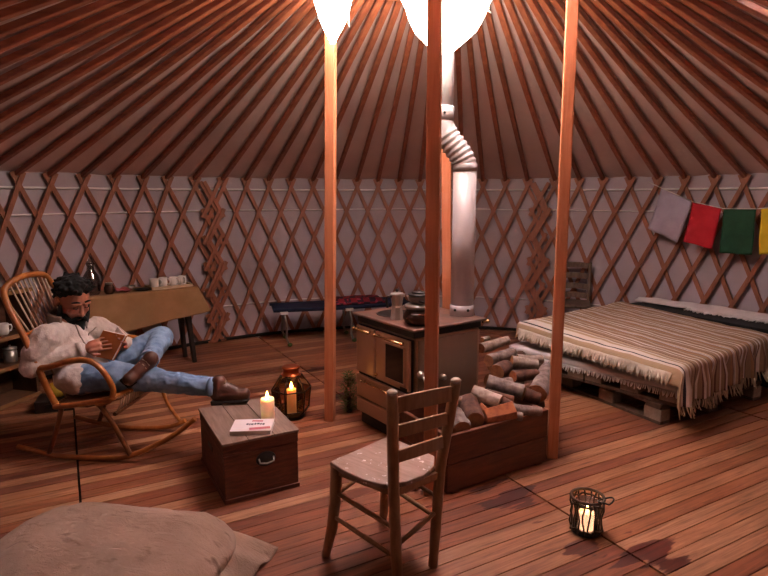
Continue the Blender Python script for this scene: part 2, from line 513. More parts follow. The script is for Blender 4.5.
# floor planks, cut to the round of the wall
PA = R(29); PU = Vector((math.cos(PA), math.sin(PA), 0)); PV = Vector((-math.sin(PA), math.cos(PA), 0))
fm = M()
cu, cv = C0.dot(PU), C0.dot(PV)
pw = .087; v = cv-3.76; rr = 3.76
while v < cv+3.76:
    vm = v+pw/2
    half = math.sqrt(max(rr*rr-(vm-cv)**2, 0))
    if half > .05:
        a0, a1 = cu-half, cu+half
        seams = [-2.2, -.022, 2.14, 4.35] if vm < 3.15 else [-2.2, -.022, 1.88, 4.35]
        cuts = [a0]+[s for s in seams if a0+.03 < s < a1-.03]+[a1]
        for s0, s1 in zip(cuts, cuts[1:]):
            e0 = .006 if s0 in seams else 0; e1 = .006 if s1 in seams else 0
            rot = Matrix.Rotation(PA, 3, 'Z')
            c = PU*((s0+e0+s1-e1)/2)+PV*vm+Vector((0, 0, -.0125))
            fm.box(c, (s1-s0-e0-e1, pw-.004, .025), rot)
    v += pw
fl = struct('floor', fm, 'floor', bevel=.0015)
sub = M(); sub.lathe([(3.8, -.08), (3.8, -.026)], 64, C0); struct('floor.001', sub, 'dark')

# canvas wall with slack at the foot
def wallfn(u, w):
    a = u*2*PI
    z = -.02+w*1.90
    r = 3.745+.006*nz(a*9, z*3)+(.02*abs(nz(a*7, 3.3))+.012*nz(a*30, z*12) if z < .3 else 0)
    return C0+V2(a)*r+Vector((0, 0, z))
wm = M(); wm.grid(wallfn, 240, 26)
struct('wall_round', wm, 'canvas')
dm = M()
def blockerfn(u, w_): return C0+V2(R(228+72*u))*3.66+Vector((0, 0, .01+1.74*w_))
dm.grid(blockerfn, 24, 2); struct('fill_blocker_1', dm, 'darkwood', solid=.04)  # unseen dark panel added behind the camera to cut light bouncing forward
bb = M(); bb.tube([C0+V2(2*PI*i/96)*3.69+Vector((0, 0, .018)) for i in range(96)], .02, 6, True)
struct('gap_shade_round', bb, 'dark')  # dark ring drawn in for the shade in the gap below the canvas
for zz in (1.44, .385, 1.665):
    t = M()
    t.tube([C0+V2(2*PI*i/120)*3.728+Vector((0, 0, zz+.004*nz(i*.3, zz))) for i in range(120)], .008 if zz < 1.6 else .011, 5, True)
    struct('trim_%d' % {1.44: 1, .385: 2, 1.665: 3}[zz], t, 'rope')
SL = .413
def roofz(r): return 1.77+(3.68-r)*SL
def ceilfn(u, w):
    a = u*2*PI; r = 3.80+w*(.80-3.80)
    sag = .018*nz(a*14, r*2.2)+(.012*nz(a*40, 5) if w < .03 else 0)
    return C0+V2(a)*r+Vector((0, 0, roofz(r)+.052+sag))
cm = M(); cm.grid(ceilfn, 240, 30)
struct('ceiling', cm, 'roofcloth')

# unseen crown ring; clear dome added so daylight evens out the floor
crown = thing('added_skylight', 'unseen wooden roof crown with an added clear dome that lets in daylight', 'added_skylight', (CX, CY, 2.98))
t = M(); n = 64
prof = [(.80, -.09), (.90, -.09), (.90, .07), (.80, .07)]
vs = []; fs = []
for i in range(n):
    for r_, z_ in prof: vs.append((r_*math.cos(2*PI*i/n), r_*math.sin(2*PI*i/n), z_))
for i in range(n):
    for k in range(4): fs.append((i*4+k, i*4+(k+1) % 4, ((i+1) % n)*4+(k+1) % 4, ((i+1) % n)*4+k))
t.add(vs, fs); t.build('ring', 'post', crown)
t = M()
for d in (-.25, .25):
    t.box((d, 0, .03), (.05, 1.66, .06)); t.box((0, d, .09), (1.66, .05, .06))
t.build('cross_bar', 'post', crown)
t = M(); vs = []; fs = []
for i in range(64):
    a = 2*PI*i/64
    for r_, z_, oy in ((.9, .12, 0), (.75, .17, .08), (.56, .215, .24)): vs.append((r_*math.cos(a), oy+r_*math.sin(a)*(1 if r_ > .8 else .98), z_))
for i in range(64):
    for k in range(2): fs.append((i*3+k, ((i+1) % 64)*3+k, ((i+1) % 64)*3+k+1, i*3+k+1))
t.add(vs, fs, True); t.build('cloth_cover', 'roofcloth', crown)  # added cover narrows the opening, keeping direct light off the front post
t = M(); t.lathe([(.56, .215), (.4, .26), (.2, .285), (0, .29)], 48, (0, .24, 0)); t.build('added_dome', 'glass', crown)  # added dome that admits the world light

# roof poles
for k in range(-11, 40):
    a = kang(k)
    t = M()
    bow = .012*nz(k*1.7, .3)
    pts = []; ups = []
    for i in range(7):
        s_ = i/6; r_ = 3.71-s_*(3.71-.905)
        pts.append((r_-3.68, bow*math.sin(PI*s_), roofz(r_)-1.77))
        ups.append((SL, 0, 1))
    t.strip(pts, ups, .043, .036)
    o = t.build('roof_pole', 'pole', None, bevel=.005)
    o.location = C0+V2(a)*3.68+Vector((0, 0, 1.77+.02)); o.rotation_euler = (0, 0, a)
    tag(o, 'long reddish wooden roof pole sloping from the lattice wall up to the crown', 'roof pole', 'roof poles fanning out under the canvas')

# lattice wall
lat = thing('wall_lattice', 'criss-cross wooden lattice of reddish laths standing against the white canvas wall', 'lattice', (CX, CY, 0))
zr = lambda s_: 1.70-.285*s_
for i in range(-8, 38):
    for dr in (-1, 1):
        t = M(); pts = []; ups = []
        rad = 3.706 if dr > 0 else 3.690
        for q in range(17):
            s_ = -.33+q*(6.28/16)
            a = kang(i+dr*s_*.5)
            pts.append(V2(a)*rad+Vector((0, 0, max(zr(s_), .005)))); ups.append(V2(a))
        t.strip(pts, ups, .041, .013)
        t.build('lath', 'lath', lat)
# doubled laths zigzag where two lattice sections are lashed together
for k0 in (6.8, 21.78):
    for row in range(6):
        for dr, ex in ((1, .0), (-1, .0), (1, .13), (-1, .13)):
            if (row+(0 if dr > 0 else 1)) % 2 and ex: continue
            t = M(); pts = []; ups = []
            ka = k0-(.5 if row % 2 else 0); kb = k0-(0 if row % 2 else .5)
            for q in range(6):
                f_ = -.16+q*.264
                if dr > 0: k = (k0-.5)+.5*f_ if True else 0
                else: k = k0-.5*f_
                a = kang(k+ex*.9-.06)
                pts.append(V2(a)*((3.676 if dr > 0 else 3.663)-(.012 if ex else 0))+Vector((0, 0, max(.006, zr(row+f_))))); ups.append(V2(a))
            t.strip(pts, ups, .040, .011)
            t.build('joint_lath', 'lath', lat)

# support posts
def post(base, top, w, label):
    t = M(); b = Vector(base)
    t.beam((0, 0, 0), Vector(top)-b, w, w, (math.sin(R(12)), math.cos(R(12)), 0))
    o = t.build('support_post', 'post', None, bevel=.005); o.location = b
    return tag(o, label, 'post', 'square posts holding up the crown')
post((-.39, 3.985, 0), (-.342, 3.985, 2.885), .066, 'square wooden post standing on open floor between the lantern and the stove')
post((1.041, 3.385, 0), (1.032, 3.385, 2.885), .064, 'square wooden post beside the firewood crate and in front of the bed')
post((.252, 2.945, 0), (.243, 2.945, 2.94), .068, 'dark square wooden post directly behind the ladder-back chair')
post((.505, 4.40, 0), (.440, 4.40, 2.885), .07, 'square wooden post behind the stove next to the white flue pipe')

# ------------------------------------------------------------------ hanging lamps
MT['shade'] = glow('lit_lamp_shade', '#fff0dc', 14.0, '#e8e0d0')
def lamp(name, loc, prof, label, cords):
    o = thing(name, label, 'lamp', loc, 0, 'cloth lamps under the crown')
    t = M(); n = 28; vs = []; fs = []
    for r_, z_ in prof:
        for k in range(n):
            a = 2*PI*k/n
            rr = r_*(1+.10*math.sin(3*a+1+z_*5)*min(1, r_/.1)*.6+.05*math.sin(7*a+z_*9))
            vs.append((rr*math.cos(a), rr*math.sin(a), z_+.012*math.sin(5*a)*(1 if r_ < .2 else .3)))
    N = len(prof)
    for i in range(N-1):
        for k in range(n): fs.append((i*n+k, i*n+(k+1) % n, (i+1)*n+(k+1) % n, (i+1)*n+k))
    fs.append(tuple(range(n))[::-1]); fs.append(tuple((N-1)*n+k for k in range(n)))
    t.add(vs, fs, True); t.build('shade', 'shade', o)
    for c in cords:
        t = M(); t.tube(c, .004, 6); t.build('cord', 'string', o)
    return o
lamp('cloth_lamp', (-.318, 3.80, 2.52),
     [(.012, .02), (.035, .06), (.062, .11), (.085, .16), (.100, .22), (.115, .28), (.125, .36), (.10, .40)],
     'small glowing white cloth lamp hanging over the post beside the lantern',
     [[(.0, 0, .40), (.0, 0, .46)], [(.10, -.02, .30), (.105, -.03, .2), (.10, -.03, .12), (.108, -.03, .10)]])
lamp('cloth_lamp', (.335, 3.46, 2.395),
     [(.03, .0), (.075, .03), (.12, .07), (.165, .115), (.19, .16), (.215, .21), (.243, .28), (.255, .36), (.24, .46), (.15, .52)],
     'large glowing white cloth lamp hanging over the stove beside the flue pipe',
     [[(.0, 0, .52), (.0, 0, .56)], [(.235, -.03, .30), (.25, -.04, .26), (.245, -.04, .22), (.262, -.04, .205)]])

# ------------------------------------------------------------------ cook stove
SA = R(35.6)
stove = thing('wood_stove', 'beige enamel wood burning cook stove with brass rails and dark oven window', 'stove', (.182, 3.441, 0), SA)
SW, SD, SH = .594, .657, .785
t = M(); t.box((SW/2, SD/2, .045), (SW-.06, SD-.06, .09)); t.build('plinth', 'black', stove)
t = M()
t.box((SW/2+.01, SD/2, .41), (SW-.05, SD-.03, .64)); t.build('body', 'beige', stove, bevel=.015)
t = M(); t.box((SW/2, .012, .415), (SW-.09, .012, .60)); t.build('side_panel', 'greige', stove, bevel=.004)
t = M(); t.box((SW/2, SD/2, .758), (SW-.02, SD-.02, .052)); t.build('cooktop_skirt', 'black', stove, bevel=.008)
t = M(); t.box((SW/2, SD/2, .787), (SW+.03, SD+.03, .016)); ct = t.build('cooktop', 'iron', stove, bevel=.006)
t = M()
for c, r_ in (((.20, .46), .13), ((.42, .40), .09)):
    t.lathe([(r_, .795), (r_, .797), (r_-.012, .797), (r_-.012, .7955)], 32, (c[0], c[1], 0))
t.build('ring_plate', 'black', ct)
# front (x = 0 side): L corner is y = SD
def front(y0, y1, z0, z1, th, name, mat, parent=stove, x=.0, bev=.008):
    t = M(); t.box((x+.012-th/2, (y0+y1)/2, (z0+z1)/2), (th, y1-y0, z1-z0)); return t.build(name, mat, parent, bevel=bev)
t = M(); t.box((.017, SD/2, .41), (.008, SD-.05, .62)); t.build('front_gap', 'black', stove)
d1 = front(.415, .632, .385, .715, .022, 'firebox_door', 'beige')
d2 = front(.035, .400, .385, .715, .022, 'oven_door', 'beige')
front(.085, .275, .43, .655, .006, 'oven_window', 'glassdark', d2, x=-.022, bev=.002)
t = M()
for y0, y1, z0, z1 in ((.07, .085, .415, .67), (.275, .29, .415, .67), (.07, .29, .655, .67), (.07, .29, .415, .43)):
    t.box((-.014, (y0+y1)/2, (z0+z1)/2), (.008, y1-y0, z1-z0))
t.build('window_frame', 'beige', d2, bevel=.002)
t = M(); t.box((-.0115, .085, .398), (.004, .07, .016)); t.build('name_plate', 'black', d2)
d3 = front(.035, .632, .205, .365, .022, 'wood_drawer', 'beige')
d4 = front(.035, .632, .095, .195, .022, 'ash_panel', 'beige')
def rail(name, p0, p1, parent, stand=.03, r_=.008):
    t = M(); p0 = Vector(p0); p1 = Vector(p1); off = Vector((-stand, 0, 0))
    t.tube([p0, p0+off], r_*.8, 8); t.tube([p1, p1+off], r_*.8, 8)
    e = (p1-p0).normalized()*.018
    t.tube([p0+off-e, p1+off+e], r_, 10)
    t.ball(p0+off-e, r_*1.5, 10, 8); t.ball(p1+off+e, r_*1.5, 10, 8)
    return t.build(name, 'brass', parent)
rail('handle', (-.01, .46, .693), (-.01, .60, .693), d1)
rail('handle', (-.01, .09, .693), (-.01, .35, .693), d2)
rail('handle', (-.01, .17, .335), (-.01, .52, .335), d3, .022, .006)
t = M(); t.lathe([(.008, 0), (.012, .012), (.006, .02)], 12, (-.012, .375, .42), rot=Matrix.Rotation(-PI/2, 3, 'Y')); t.build('knob', 'brass', d2)
# side fittings on the right face
t = M(); t.lathe([(.026, 0), (.026, .012), (.015, .02), (.015, .032)], 16, (.055, .006, .50), rot=Matrix.Rotation(PI/2, 3, 'X')); t.build('damper_knob', 'steel', stove)
t = M(); t.tube([(.055, -.02, .50), (.055, -.045, .47), (.06, -.05, .44)], .008, 8); t.build('damper_lever', 'steel', stove)
t = M(); t.lathe([(.02, 0), (.02, .025), (.012, .04)], 14, (.235, .006, .455), rot=Matrix.Rotation(PI/2, 3, 'X')); t.build('flue_knob', 'steel', stove)
t = M()
t.tube([(SW+.0, .01, .765), (SW+.045, .01, .765)], .008, 8); t.ball((SW+.05, .01, .765), .014, 12, 8)
t.tube([(SW+.0, SD-.03, .765), (SW+.045, SD-.03, .765)], .008, 8); t.tube([(SW+.04, .01, .765), (SW+.04, SD-.03, .765)], .007, 8)
t.build('towel_rail', 'brass', stove)
# flue pipe
flue = thing('flue_pipe', 'tall white stove flue pipe with a ribbed elbow rising from the cooktop', 'pipe', (.532, 3.885, .796))
t = M(); t.lathe([(.077, 0), (.077, 1.00)], 32); t.build('lower_pipe', 'pipe', flue)
t = M(); t.lathe([(.082, 0), (.082, .07), (.077, .073)], 32); cl = t.build('collar', 'pipe', flue)
for a in (-1.2, -2.3):
    t = M(); t.ball((.083*math.cos(a), .083*math.sin(a), .045), .010, 10, 8); t.build('clamp_screw', 'black', cl)
t = M(); pts = []; rs = []
DX = -.158
for i in range(41):
    s_ = i/40
    e = s_*s_*(3-2*s_)
    pts.append((DX*e, 0, .98+.30*s_))
    rib = .0035*(1 if (i % 4) < 2 else -1) if 4 < i < 30 else 0
    rs.append(.0775+rib)
t.tube(pts, rs, 28); t.build('ribbed_elbow', 'pipe', flue)
t = M(); t.lathe([(.080, 0), (.080, .05), (.077, .052)], 32, (0, 0, .96)); t.build('joint_band', 'pipe', flue)
t = M(); t.lathe([(.074, 0), (.074, .88)], 32, (DX, 0, 1.26)); t.build('upper_pipe', 'pipe', flue)
t = M(); t.lathe([(.079, 0), (.079, .09), (.074, .092)], 32, (DX, 0, 1.28)); jb = t.build('joint_band', 'pipe', flue)
t = M(); t.ball((DX+.01, -.079, 1.325), .008, 8, 6); t.build('rivet', 'black', jb)

def st(a, b):   # point on the cooktop in stove coordinates
    return Vector((.182+a*math.cos(SA)-b*math.sin(SA), 3.441+a*math.sin(SA)+b*math.cos(SA), .796))
# moka pot
q = st(.135, .335)
mp = thing('moka_pot', 'small silver faceted moka coffee pot standing on the stove top', 'coffee pot', (.085, 3.735, .797), .5)
t = M(); t.lathe([(.042, 0), (.044, .01), (.036, .078)], 8, sm=False); t.build('boiler', 'steel', mp)
t = M(); t.lathe([(.034, .078), (.038, .085), (.034, .092), (.046, .165)], 8, sm=False); t.prism([(.035, -.012), (.062, 0), (.035, .012)], .145, .166); t.build('jug', 'steel', mp)
t = M(); t.lathe([(.047, .165), (.044, .174), (.012, .184)], 8, sm=False); ld = t.build('lid', 'steel', mp)
t = M(); t.ball((0, 0, .192), .011, 10, 8); t.build('lid_knob', 'black', ld)
t = M(); t.tube([(-.04, 0, .155), (-.075, 0, .16), (-.08, 0, .14), (-.07, 0, .085)], .008, 8); t.build('handle', 'black', mp)
# clay pot and upturned pan stacked on its lid
cp = thing('cooking_pot', 'dark round clay cooking pot on the stove with a grey lid', 'pot', (.217, 3.60, .797))
t = M(); t.lathe([(.07, 0), (.085, .012), (.098, .04), (.096, .06), (.082, .085), (.074, .095), (.080, .108)], 32)
MT['pot'] = plain('dark_glazed_clay', '#2b1a16', .25, 0, '#45291f', 8)
t.build('pot_body', 'pot', cp)
t = M(); t.lathe([(.088, .104), (.092, .112), (.088, .122), (.070, .132), (.05, .136)], 32)
MT['potlid'] = plain('grey_enamel', '#6f6660', .35, .2, '#81776f')
t.build('lid', 'potlid', cp)
t = M(); t.tube([(-.02, -.085, .07), (-.05, -.115, .08), (.05, -.115, .08), (.02, -.085, .07)], .008, 8); t.build('handle', 'pot', cp)
pn = thing('sauce_pan', 'small grey metal pan with black handle stacked upside down on the clay pot', 'pan', (.222, 3.60, .934))
t = M(); t.lathe([(.046, 0), (.062, .012), (.070, .03), (.066, .052), (.05, .06)], 28); t.build('pan_body', 'potlid', pn)
t = M(); t.lathe([(.067, .046), (.071, .052), (.066, .058)], 28); t.lathe([(.049, .06), (.052, .068), (.0, .074)], 20); t.build('base_ring', 'black', pn)
t = M(); t.beam((.0, -.066, .020), (.03, -.10, .016), .02, .012); t.build('handle', 'black', pn)
MT['yellowish'] = plain('pale_yellow', '#d9a860', .6)
t = M(); t.lathe([(.03, 0), (.045, .012), (.046, .022), (.04, .018)], 20); o = t.build('saucer', 'yellowish', None); o.location = (.195, 3.80, .797)
tag(o, 'small pale yellow dish behind the coffee pot on the stove', 'dish')

# ------------------------------------------------------------------ firewood crate
BA = R(31.8)
box = thing('firewood_crate', 'dark reddish plank crate filled with split firewood beside the stove', 'crate', (.339, 2.914, 0), BA)
BW, BD, BH = .758, .47, .335
t = M()
for z0, z1 in ((.012, .168), (.173, BH)):
    t.box((BW/2, .0125, (z0+z1)/2), (BW, .025, z1-z0))
t.build('front_board', 'crate', box, bevel=.003)
t = M()
for z0, z1 in ((.012, .168), (.173, BH)): t.box((BW/2, BD-.0125, (z0+z1)/2), (BW, .025, z1-z0))
t.build('back_board', 'crate', box, bevel=.003)
for x in (.0125, BW-.0125):
    t = M()
    for z0, z1 in ((.012, .168), (.173, BH)): t.box((x, BD/2, (z0+z1)/2), (.025, BD-.052, z1-z0))
    t.build('end_board', 'crate', box, bevel=.003)
t = M(); t.box((BW/2, BD/2, .022), (BW-.052, BD-.052, .02)); t.build('bottom_board', 'crate', box)
for x in (.045, BW-.045):
    for y in (.045, BD-.045):
        t = M(); t.box((x, y, .165), (.038, .038, .29)); t.build('corner_batten', 'crate', box)
for x in (.06, BW-.06):
    t = M(); t.box((x, BD/2, .006), (.05, BD, .012)); t.build('foot_batten', 'crate', box)

def log(p0, p1, r0, r1, mats, label, split=False, seed=0):
    p0 = Vector(p0); p1 = Vector(p1); c = (p0+p1)/2; d = p1-p0
    t = M(); N = 6
    side = d.cross(Vector((0, 0, 1))).normalized()
    if split:
        # wedge shaped split piece: two flat faces meeting at an edge and one bark face
        u = side; w_ = d.cross(u).normalized()
        if w_.z < 0: w_ = -w_
        vs = []
        for p, r_ in ((p0, r0), (p1, r1)):
            for x, y in ((-1, -.6), (1, -.6), (.9, .1), (.1, 1.0), (-.8, .15)): vs.append(p-c+u*x*r_+w_*y*r_)
        fs = [(4, 3, 2, 1, 0), (5, 6, 7, 8, 9)]+[(k, (k+1) % 5, 5+(k+1) % 5, 5+k) for k in range(5)]
        t.v += [tuple(v) for v in vs]
        for k, f in enumerate(fs): t.f.append(list(f)); t.mi.append(0 if k == 2 else 1); t.sm.append(False)
    else:
        bend = Vector((nz(seed, 1), nz(seed, 2), nz(seed, 3)))*.02
        pts = [p0-c+d*i/N+bend*math.sin(PI*i/N) for i in range(N+1)]
        rs = [(r0+(r1-r0)*i/N)*(1+.08*nz(seed*3.1, i*.7)) for i in range(N+1)]
        t.tube(pts, rs, 12, capmi=1, jit=.10)
    o = t.build('firewood_log', mats, None, bevel=.003)
    o.location = c
    return tag(o, label, 'log', 'split firewood heaped in and behind the crate')
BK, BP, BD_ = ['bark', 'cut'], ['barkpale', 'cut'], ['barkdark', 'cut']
SP = ['bark', 'split']
LOGS = [
 ((.67, 3.90, .555), (.89, 4.08, .567), 0.036, 0.034, BP, 'pale barked log lying highest on the heap just right of the stove', 0),
 ((.70, 4.03, .580), (.76, 4.10, .580), 0.020, 0.018, BP, 'thin pale stick end poking up behind the highest log', 0),
 ((.70, 3.755, .508), (.90, 3.93, .515), 0.041, 0.040, BK, 'barked log with a round cut end under the highest pale log', 0),
 ((.86, 3.79, .495), (1.04, 3.80, .470), 0.040, 0.034, BP, 'pale log with a bright broken end in the upper right of the heap', 0),
 ((.735, 3.64, .465), (.825, 3.75, .475), 0.052, 0.045, BD_, 'stubby brown log chunk showing its cut end beside the stove', 0),
 ((.83, 3.60, .448), (1.005, 3.685, .440), .040, .036, ['barkdark', 'split'], 'dark log with a bright orange split end in the heap middle', 0),
 ((1.118, 3.80, .425), (.955, 3.475, .375), 0.065, 0.060, BK, 'thick grey log leaning steeply at the right end behind the post', 0),
 ((.645, 3.50, .445), (.86, 3.445, .395), 0.047, 0.050, BK, 'long rough barked log lying across the middle of the heap', 0),
 ((.62, 3.40, .400), (.78, 3.350, .370), 0.036, 0.038, BD_, 'log tucked under the long middle log', 0),
 ((.53, 3.35, .430), (.685, 3.285, .385), 0.047, 0.052, BP, 'pale grey log with a dark knot on the left of the heap', 0),
 ((.705, 3.315, .378), (.765, 3.27, .36), 0.038, 0.034, BD_, 'short log stub in the gap right of the knotted pale log', 0),
 ((.755, 3.245, .362), (.925, 3.255, .345), 0.034, 0.029, BK, 'knobbly grey branch lying near the crate right front rim', 0),
 ((.562, 3.130, .365), (.742, 3.215, .372), 0.045, 0.056, SP, 'bright orange wedge of split wood at the crate front rim', 1),
 ((.565, 3.235, .385), (.615, 3.140, .360), 0.029, 0.029, SP, 'small orange split piece standing behind the wedge', 1),
 ((.490, 3.255, .405), (.508, 3.075, .360), 0.058, 0.056, BD_, 'fat brown log sloping down to the front rim', 0),
 ((.395, 3.135, .375), (.425, 3.015, .335), 0.056, 0.054, BK, 'log with its cut face to the front at the crate left corner', 0),
 ((.415, 3.225, .418), (.492, 3.26, .415), 0.029, 0.027, BK, 'small grey round branch at the left back of the crate', 0),
 ((.865, 3.445, .385), (.96, 3.43, .36), 0.045, 0.040, BD_, 'dark brown log under the thick leaning grey log', 0),
 ((.93, 3.93, .47), (1.12, 3.98, .455), .032, .030, BP, 'pale log end at the back right of the heap near the bed', 0),
 ((.70, 3.56, .40), (.90, 3.66, .405), .038, .036, BK, 'grey log below the stubby brown chunk', 0),
 ((.86, 3.50, .385), (1.03, 3.60, .39), .036, .034, BD_, 'dark log under the orange split end', 0),
 ((.60, 3.30, .375), (.72, 3.24, .355), .030, .032, BD_, 'brown log below the knotted pale log', 0),
 ((.63, 3.20, .352), (.80, 3.20, .335), .028, .026, BK, 'thin grey branch behind the bright wedge', 0),
 ((.435, 3.13, .37), (.455, 3.04, .345), .030, .028, BP, 'slim pale log between the corner log and the fat brown log', 0),
 ((.77, 3.22, .335), (.90, 3.31, .335), .030, .028, BD_, 'dark log lying along the front rim by the post', 0),
 # lower layers that fill the crate and the heap behind it
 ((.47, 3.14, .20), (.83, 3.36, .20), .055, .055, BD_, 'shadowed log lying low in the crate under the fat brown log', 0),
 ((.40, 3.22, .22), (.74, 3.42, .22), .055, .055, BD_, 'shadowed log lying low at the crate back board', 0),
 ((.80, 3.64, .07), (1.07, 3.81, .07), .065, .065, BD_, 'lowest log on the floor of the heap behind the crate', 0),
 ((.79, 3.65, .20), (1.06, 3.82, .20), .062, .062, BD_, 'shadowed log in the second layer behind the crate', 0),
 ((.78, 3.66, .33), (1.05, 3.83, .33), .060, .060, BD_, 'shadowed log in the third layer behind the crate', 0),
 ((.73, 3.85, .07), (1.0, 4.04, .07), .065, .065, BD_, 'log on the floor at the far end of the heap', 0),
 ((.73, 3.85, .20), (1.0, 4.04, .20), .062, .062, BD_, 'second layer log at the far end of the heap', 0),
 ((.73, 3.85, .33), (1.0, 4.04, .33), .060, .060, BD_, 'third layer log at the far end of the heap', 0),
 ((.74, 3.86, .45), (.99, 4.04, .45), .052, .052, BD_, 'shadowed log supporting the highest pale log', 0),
]
for i, (a, b, r0, r1, mt, lb, sp) in enumerate(LOGS): log(a, b, r0, r1, mt, lb, sp, i)
o = log((.118, 3.035, .024), (.185, 2.965, .024), .022, .020, BP, 'short loose stick lying on the floor under the chair', False, 77); o['group'] = ''
del o['group']

# green sprig beside the stove
sp = thing('evergreen_bundle', 'green leafy bundle standing on the floor behind the stove front corner', 'plant', (-.262, 4.15, 0))
t = M(); t.tube([(0, 0, .0), (0, 0, .12)], [.022, .014], 10); t.build('stem_bundle', 'twig', sp)
t = M()
for i in range(620):
    a = random.uniform(0, 2*PI); z = random.uniform(.0, .30); r_ = random.uniform(.01, .075)*(1-.5*abs(z-.12)/.15)
    p = Vector((r_*math.cos(a), r_*math.sin(a), z+.01)); d = Vector((math.cos(a+random.uniform(-.8, .8)), math.sin(a), random.uniform(-.2, .7))).normalized()*.04
    s_ = d.cross(Vector((0, 0, 1))).normalized()*.006
    t.add([p-s_, p+s_, p+d], [(0, 1, 2)])
t.build('leaves', 'green', sp)

# ------------------------------------------------------------------ ladder-back chair in front
ch = thing('ladder_back_chair', 'worn brown ladder-back chair with a paint-flecked wooden seat facing the stove', 'chair', (.03, 2.38, 0))
O_ = Vector((.03, 2.38, 0))
def cw(p):
    p = Vector(p)
    return (p if len(p) == 3 else p.to_3d())-O_
RLb, RLt, RRb, RRt = (.057, 2.133, 0), (.031, 2.126, .850), (.214, 2.314, 0), (.293, 2.271, .850)
RLs, RRs = (.038, 2.178, .45), (.243, 2.345, .45)
def rpost(b, s_, tp):
    b, s_, tp = cw(b), cw(s_), cw(tp)
    t = M(); pts = []; rs = []
    for i in range(15):
        u = i/14
        if u < .53: p = b.lerp(s_, u/.53)
        else: p = s_.lerp(tp, (u-.53)/.47)
        pts.append(p); rs.append(.0235 if .1 < u < .95 else .021)
    t.tube(pts, rs, 8)
    o = t.build('rear_leg', 'chairwood', ch)
    t = M(); t.lathe([(.018, 0), (.022, .006), (.022, .010), (.012, .018)], 12, tp); t.build('finial', 'chairpale', o)
MT['chairpale'] = plain('worn_pale_wood', '#c9b8a8', .6)
rpost(RLb, RLs, RLt); rpost(RRb, RRs, RRt)
for tpx, b, tp in ((0, (-.262, 2.388, 0), (-.208, 2.378, .44)), (1, (-.005, 2.678, 0), (.012, 2.612, .44))):
    b, tp = cw(b), cw(tp); t = M()
    out = (b-tp); out.z = 0
    pts = [tp, tp.lerp(b, .35)-out*.25, tp.lerp(b, .7)-out*.25, b]
    t.tube(pts, [.027, .026, .024, .019], 8); t.build('front_leg', 'chairwood', ch)
# seat board: straight front, rounded back
FL, FR, RR_, RL_ = cw((-.236, 2.375, .45)), cw((.022, 2.645, .45)), cw((.225, 2.43, .45)), cw((.0, 2.165, .45))
mid = cw((.10, 2.205, .45))
poly = [FL, FL.lerp(FR, .5), FR, FR.lerp(RR_, .5), RR_, cw((.215, 2.33, .45)), cw((.165, 2.25, .45)), cw((.09, 2.195, .45)), cw((.0, 2.17, .45)), cw((-.09, 2.215, .45)), cw((-.18, 2.30, .45))]
t = M(); t.prism([(p.x, p.y) for p in poly][::-1], .435, .458); t.build('seat', 'seat', ch, bevel=.006)
t = M()
def seatrail(a, b, z, w=.03, th=.018):
    a, b = cw(a), cw(b); a.z = b.z = z; t.beam(a, b, th, w)
seatrail((-.20, 2.39), (.01, 2.61), .415); seatrail((-.20, 2.37), (.035, 2.19), .415); seatrail((.015, 2.60), (.235, 2.36), .415); seatrail((.05, 2.19), (.235, 2.34), .415)
t.build('seat_frame', 'chairwood', ch)
for z in (.800, .685, .575):
    u = (z-.45)/(.40)
    a = cw(RLs).lerp(cw(RLt), u); b = cw(RRs).lerp(cw(RRt), u)
    back = Vector(((b-a).y, -(b-a).x, 0)).normalized()
    t = M(); pts = []; ups = []
    for i in range(9):
        s_ = i/8
        pts.append(a.lerp(b, s_)+back*.022*math.sin(PI*s_)+Vector((0, 0, .012*math.sin(PI*s_)))); ups.append(back)
    t.strip(pts, ups, .066 if z > .75 else .054, .013); t.build('back_slat', 'chairwood', ch, bevel=.003)
def stretch(a, b):
    t = M(); t.tube([cw(a), cw(a).lerp(cw(b), .5), cw(b)], [.009, .011, .009], 8); t.build('stretcher', 'chairwood', ch)
def on(b, tp, z, zt=.44): return Vector(b).lerp(Vector(tp), z/zt)
FLb, FLt, FRb, FRt = (-.250, 2.386, 0), (-.208, 2.378, .44), (-.005, 2.665, 0), (.012, 2.612, .44)
stretch(on(FLb, FLt, .315), on(RLb, RLs, .27, .45)); stretch(on(FLb, FLt, .20), on(RLb, RLs, .15, .45))
stretch(on(FRb, FRt, .32), on(RRb, RRs, .31, .45)); stretch(on(FRb, FRt, .22), on(RRb, RRs, .22, .45))
stretch(on(RLb, RLs, .20, .45), on(RRb, RRs, .25, .45)); stretch(on(FLb, FLt, .29), on(FRb, FRt, .36))

# ------------------------------------------------------------------ trunk and the things on it
TA = R(28.9)
tk = thing('wooden_trunk', 'old dark wooden trunk with a worn pale lid used as a footrest', 'trunk', (-.83, 2.825, 0), TA)
TW, TD, TH = .406, .577, .335
t = M(); t.box((TW/2, TD/2, .135), (TW, TD, .25)); t.build('body', 'trunk', tk, bevel=.004)
t = M(); t.box((TW/2, TD/2, .012), (TW+.012, TD+.012, .024)); t.build('base_board', 'trunk', tk, bevel=.003)
t = M(); t.box((TW/2, TD/2, .292), (TW+.004, TD+.004, .058)); ld = t.build('lid', 'trunk', tk, bevel=.004)
t = M()
for i in range(3):
    w0 = (TW+.016)/3
    t.box((-.008+w0*(i+.5), TD/2, .328), (w0-.002, TD+.016, .014))
t.build('lid_top', 'trunktop', ld, bevel=.003)
t = M(); t.lathe([(.0, .0), (.055, .0), (.052, .006), (.0, .008)], 24, (TW*.55, .0, .205), rot=Matrix.Diagonal((1, 1, .75)) @ Matrix.Rotation(PI/2, 3, 'X')); hp = t.build('handle_plate', 'black', tk)
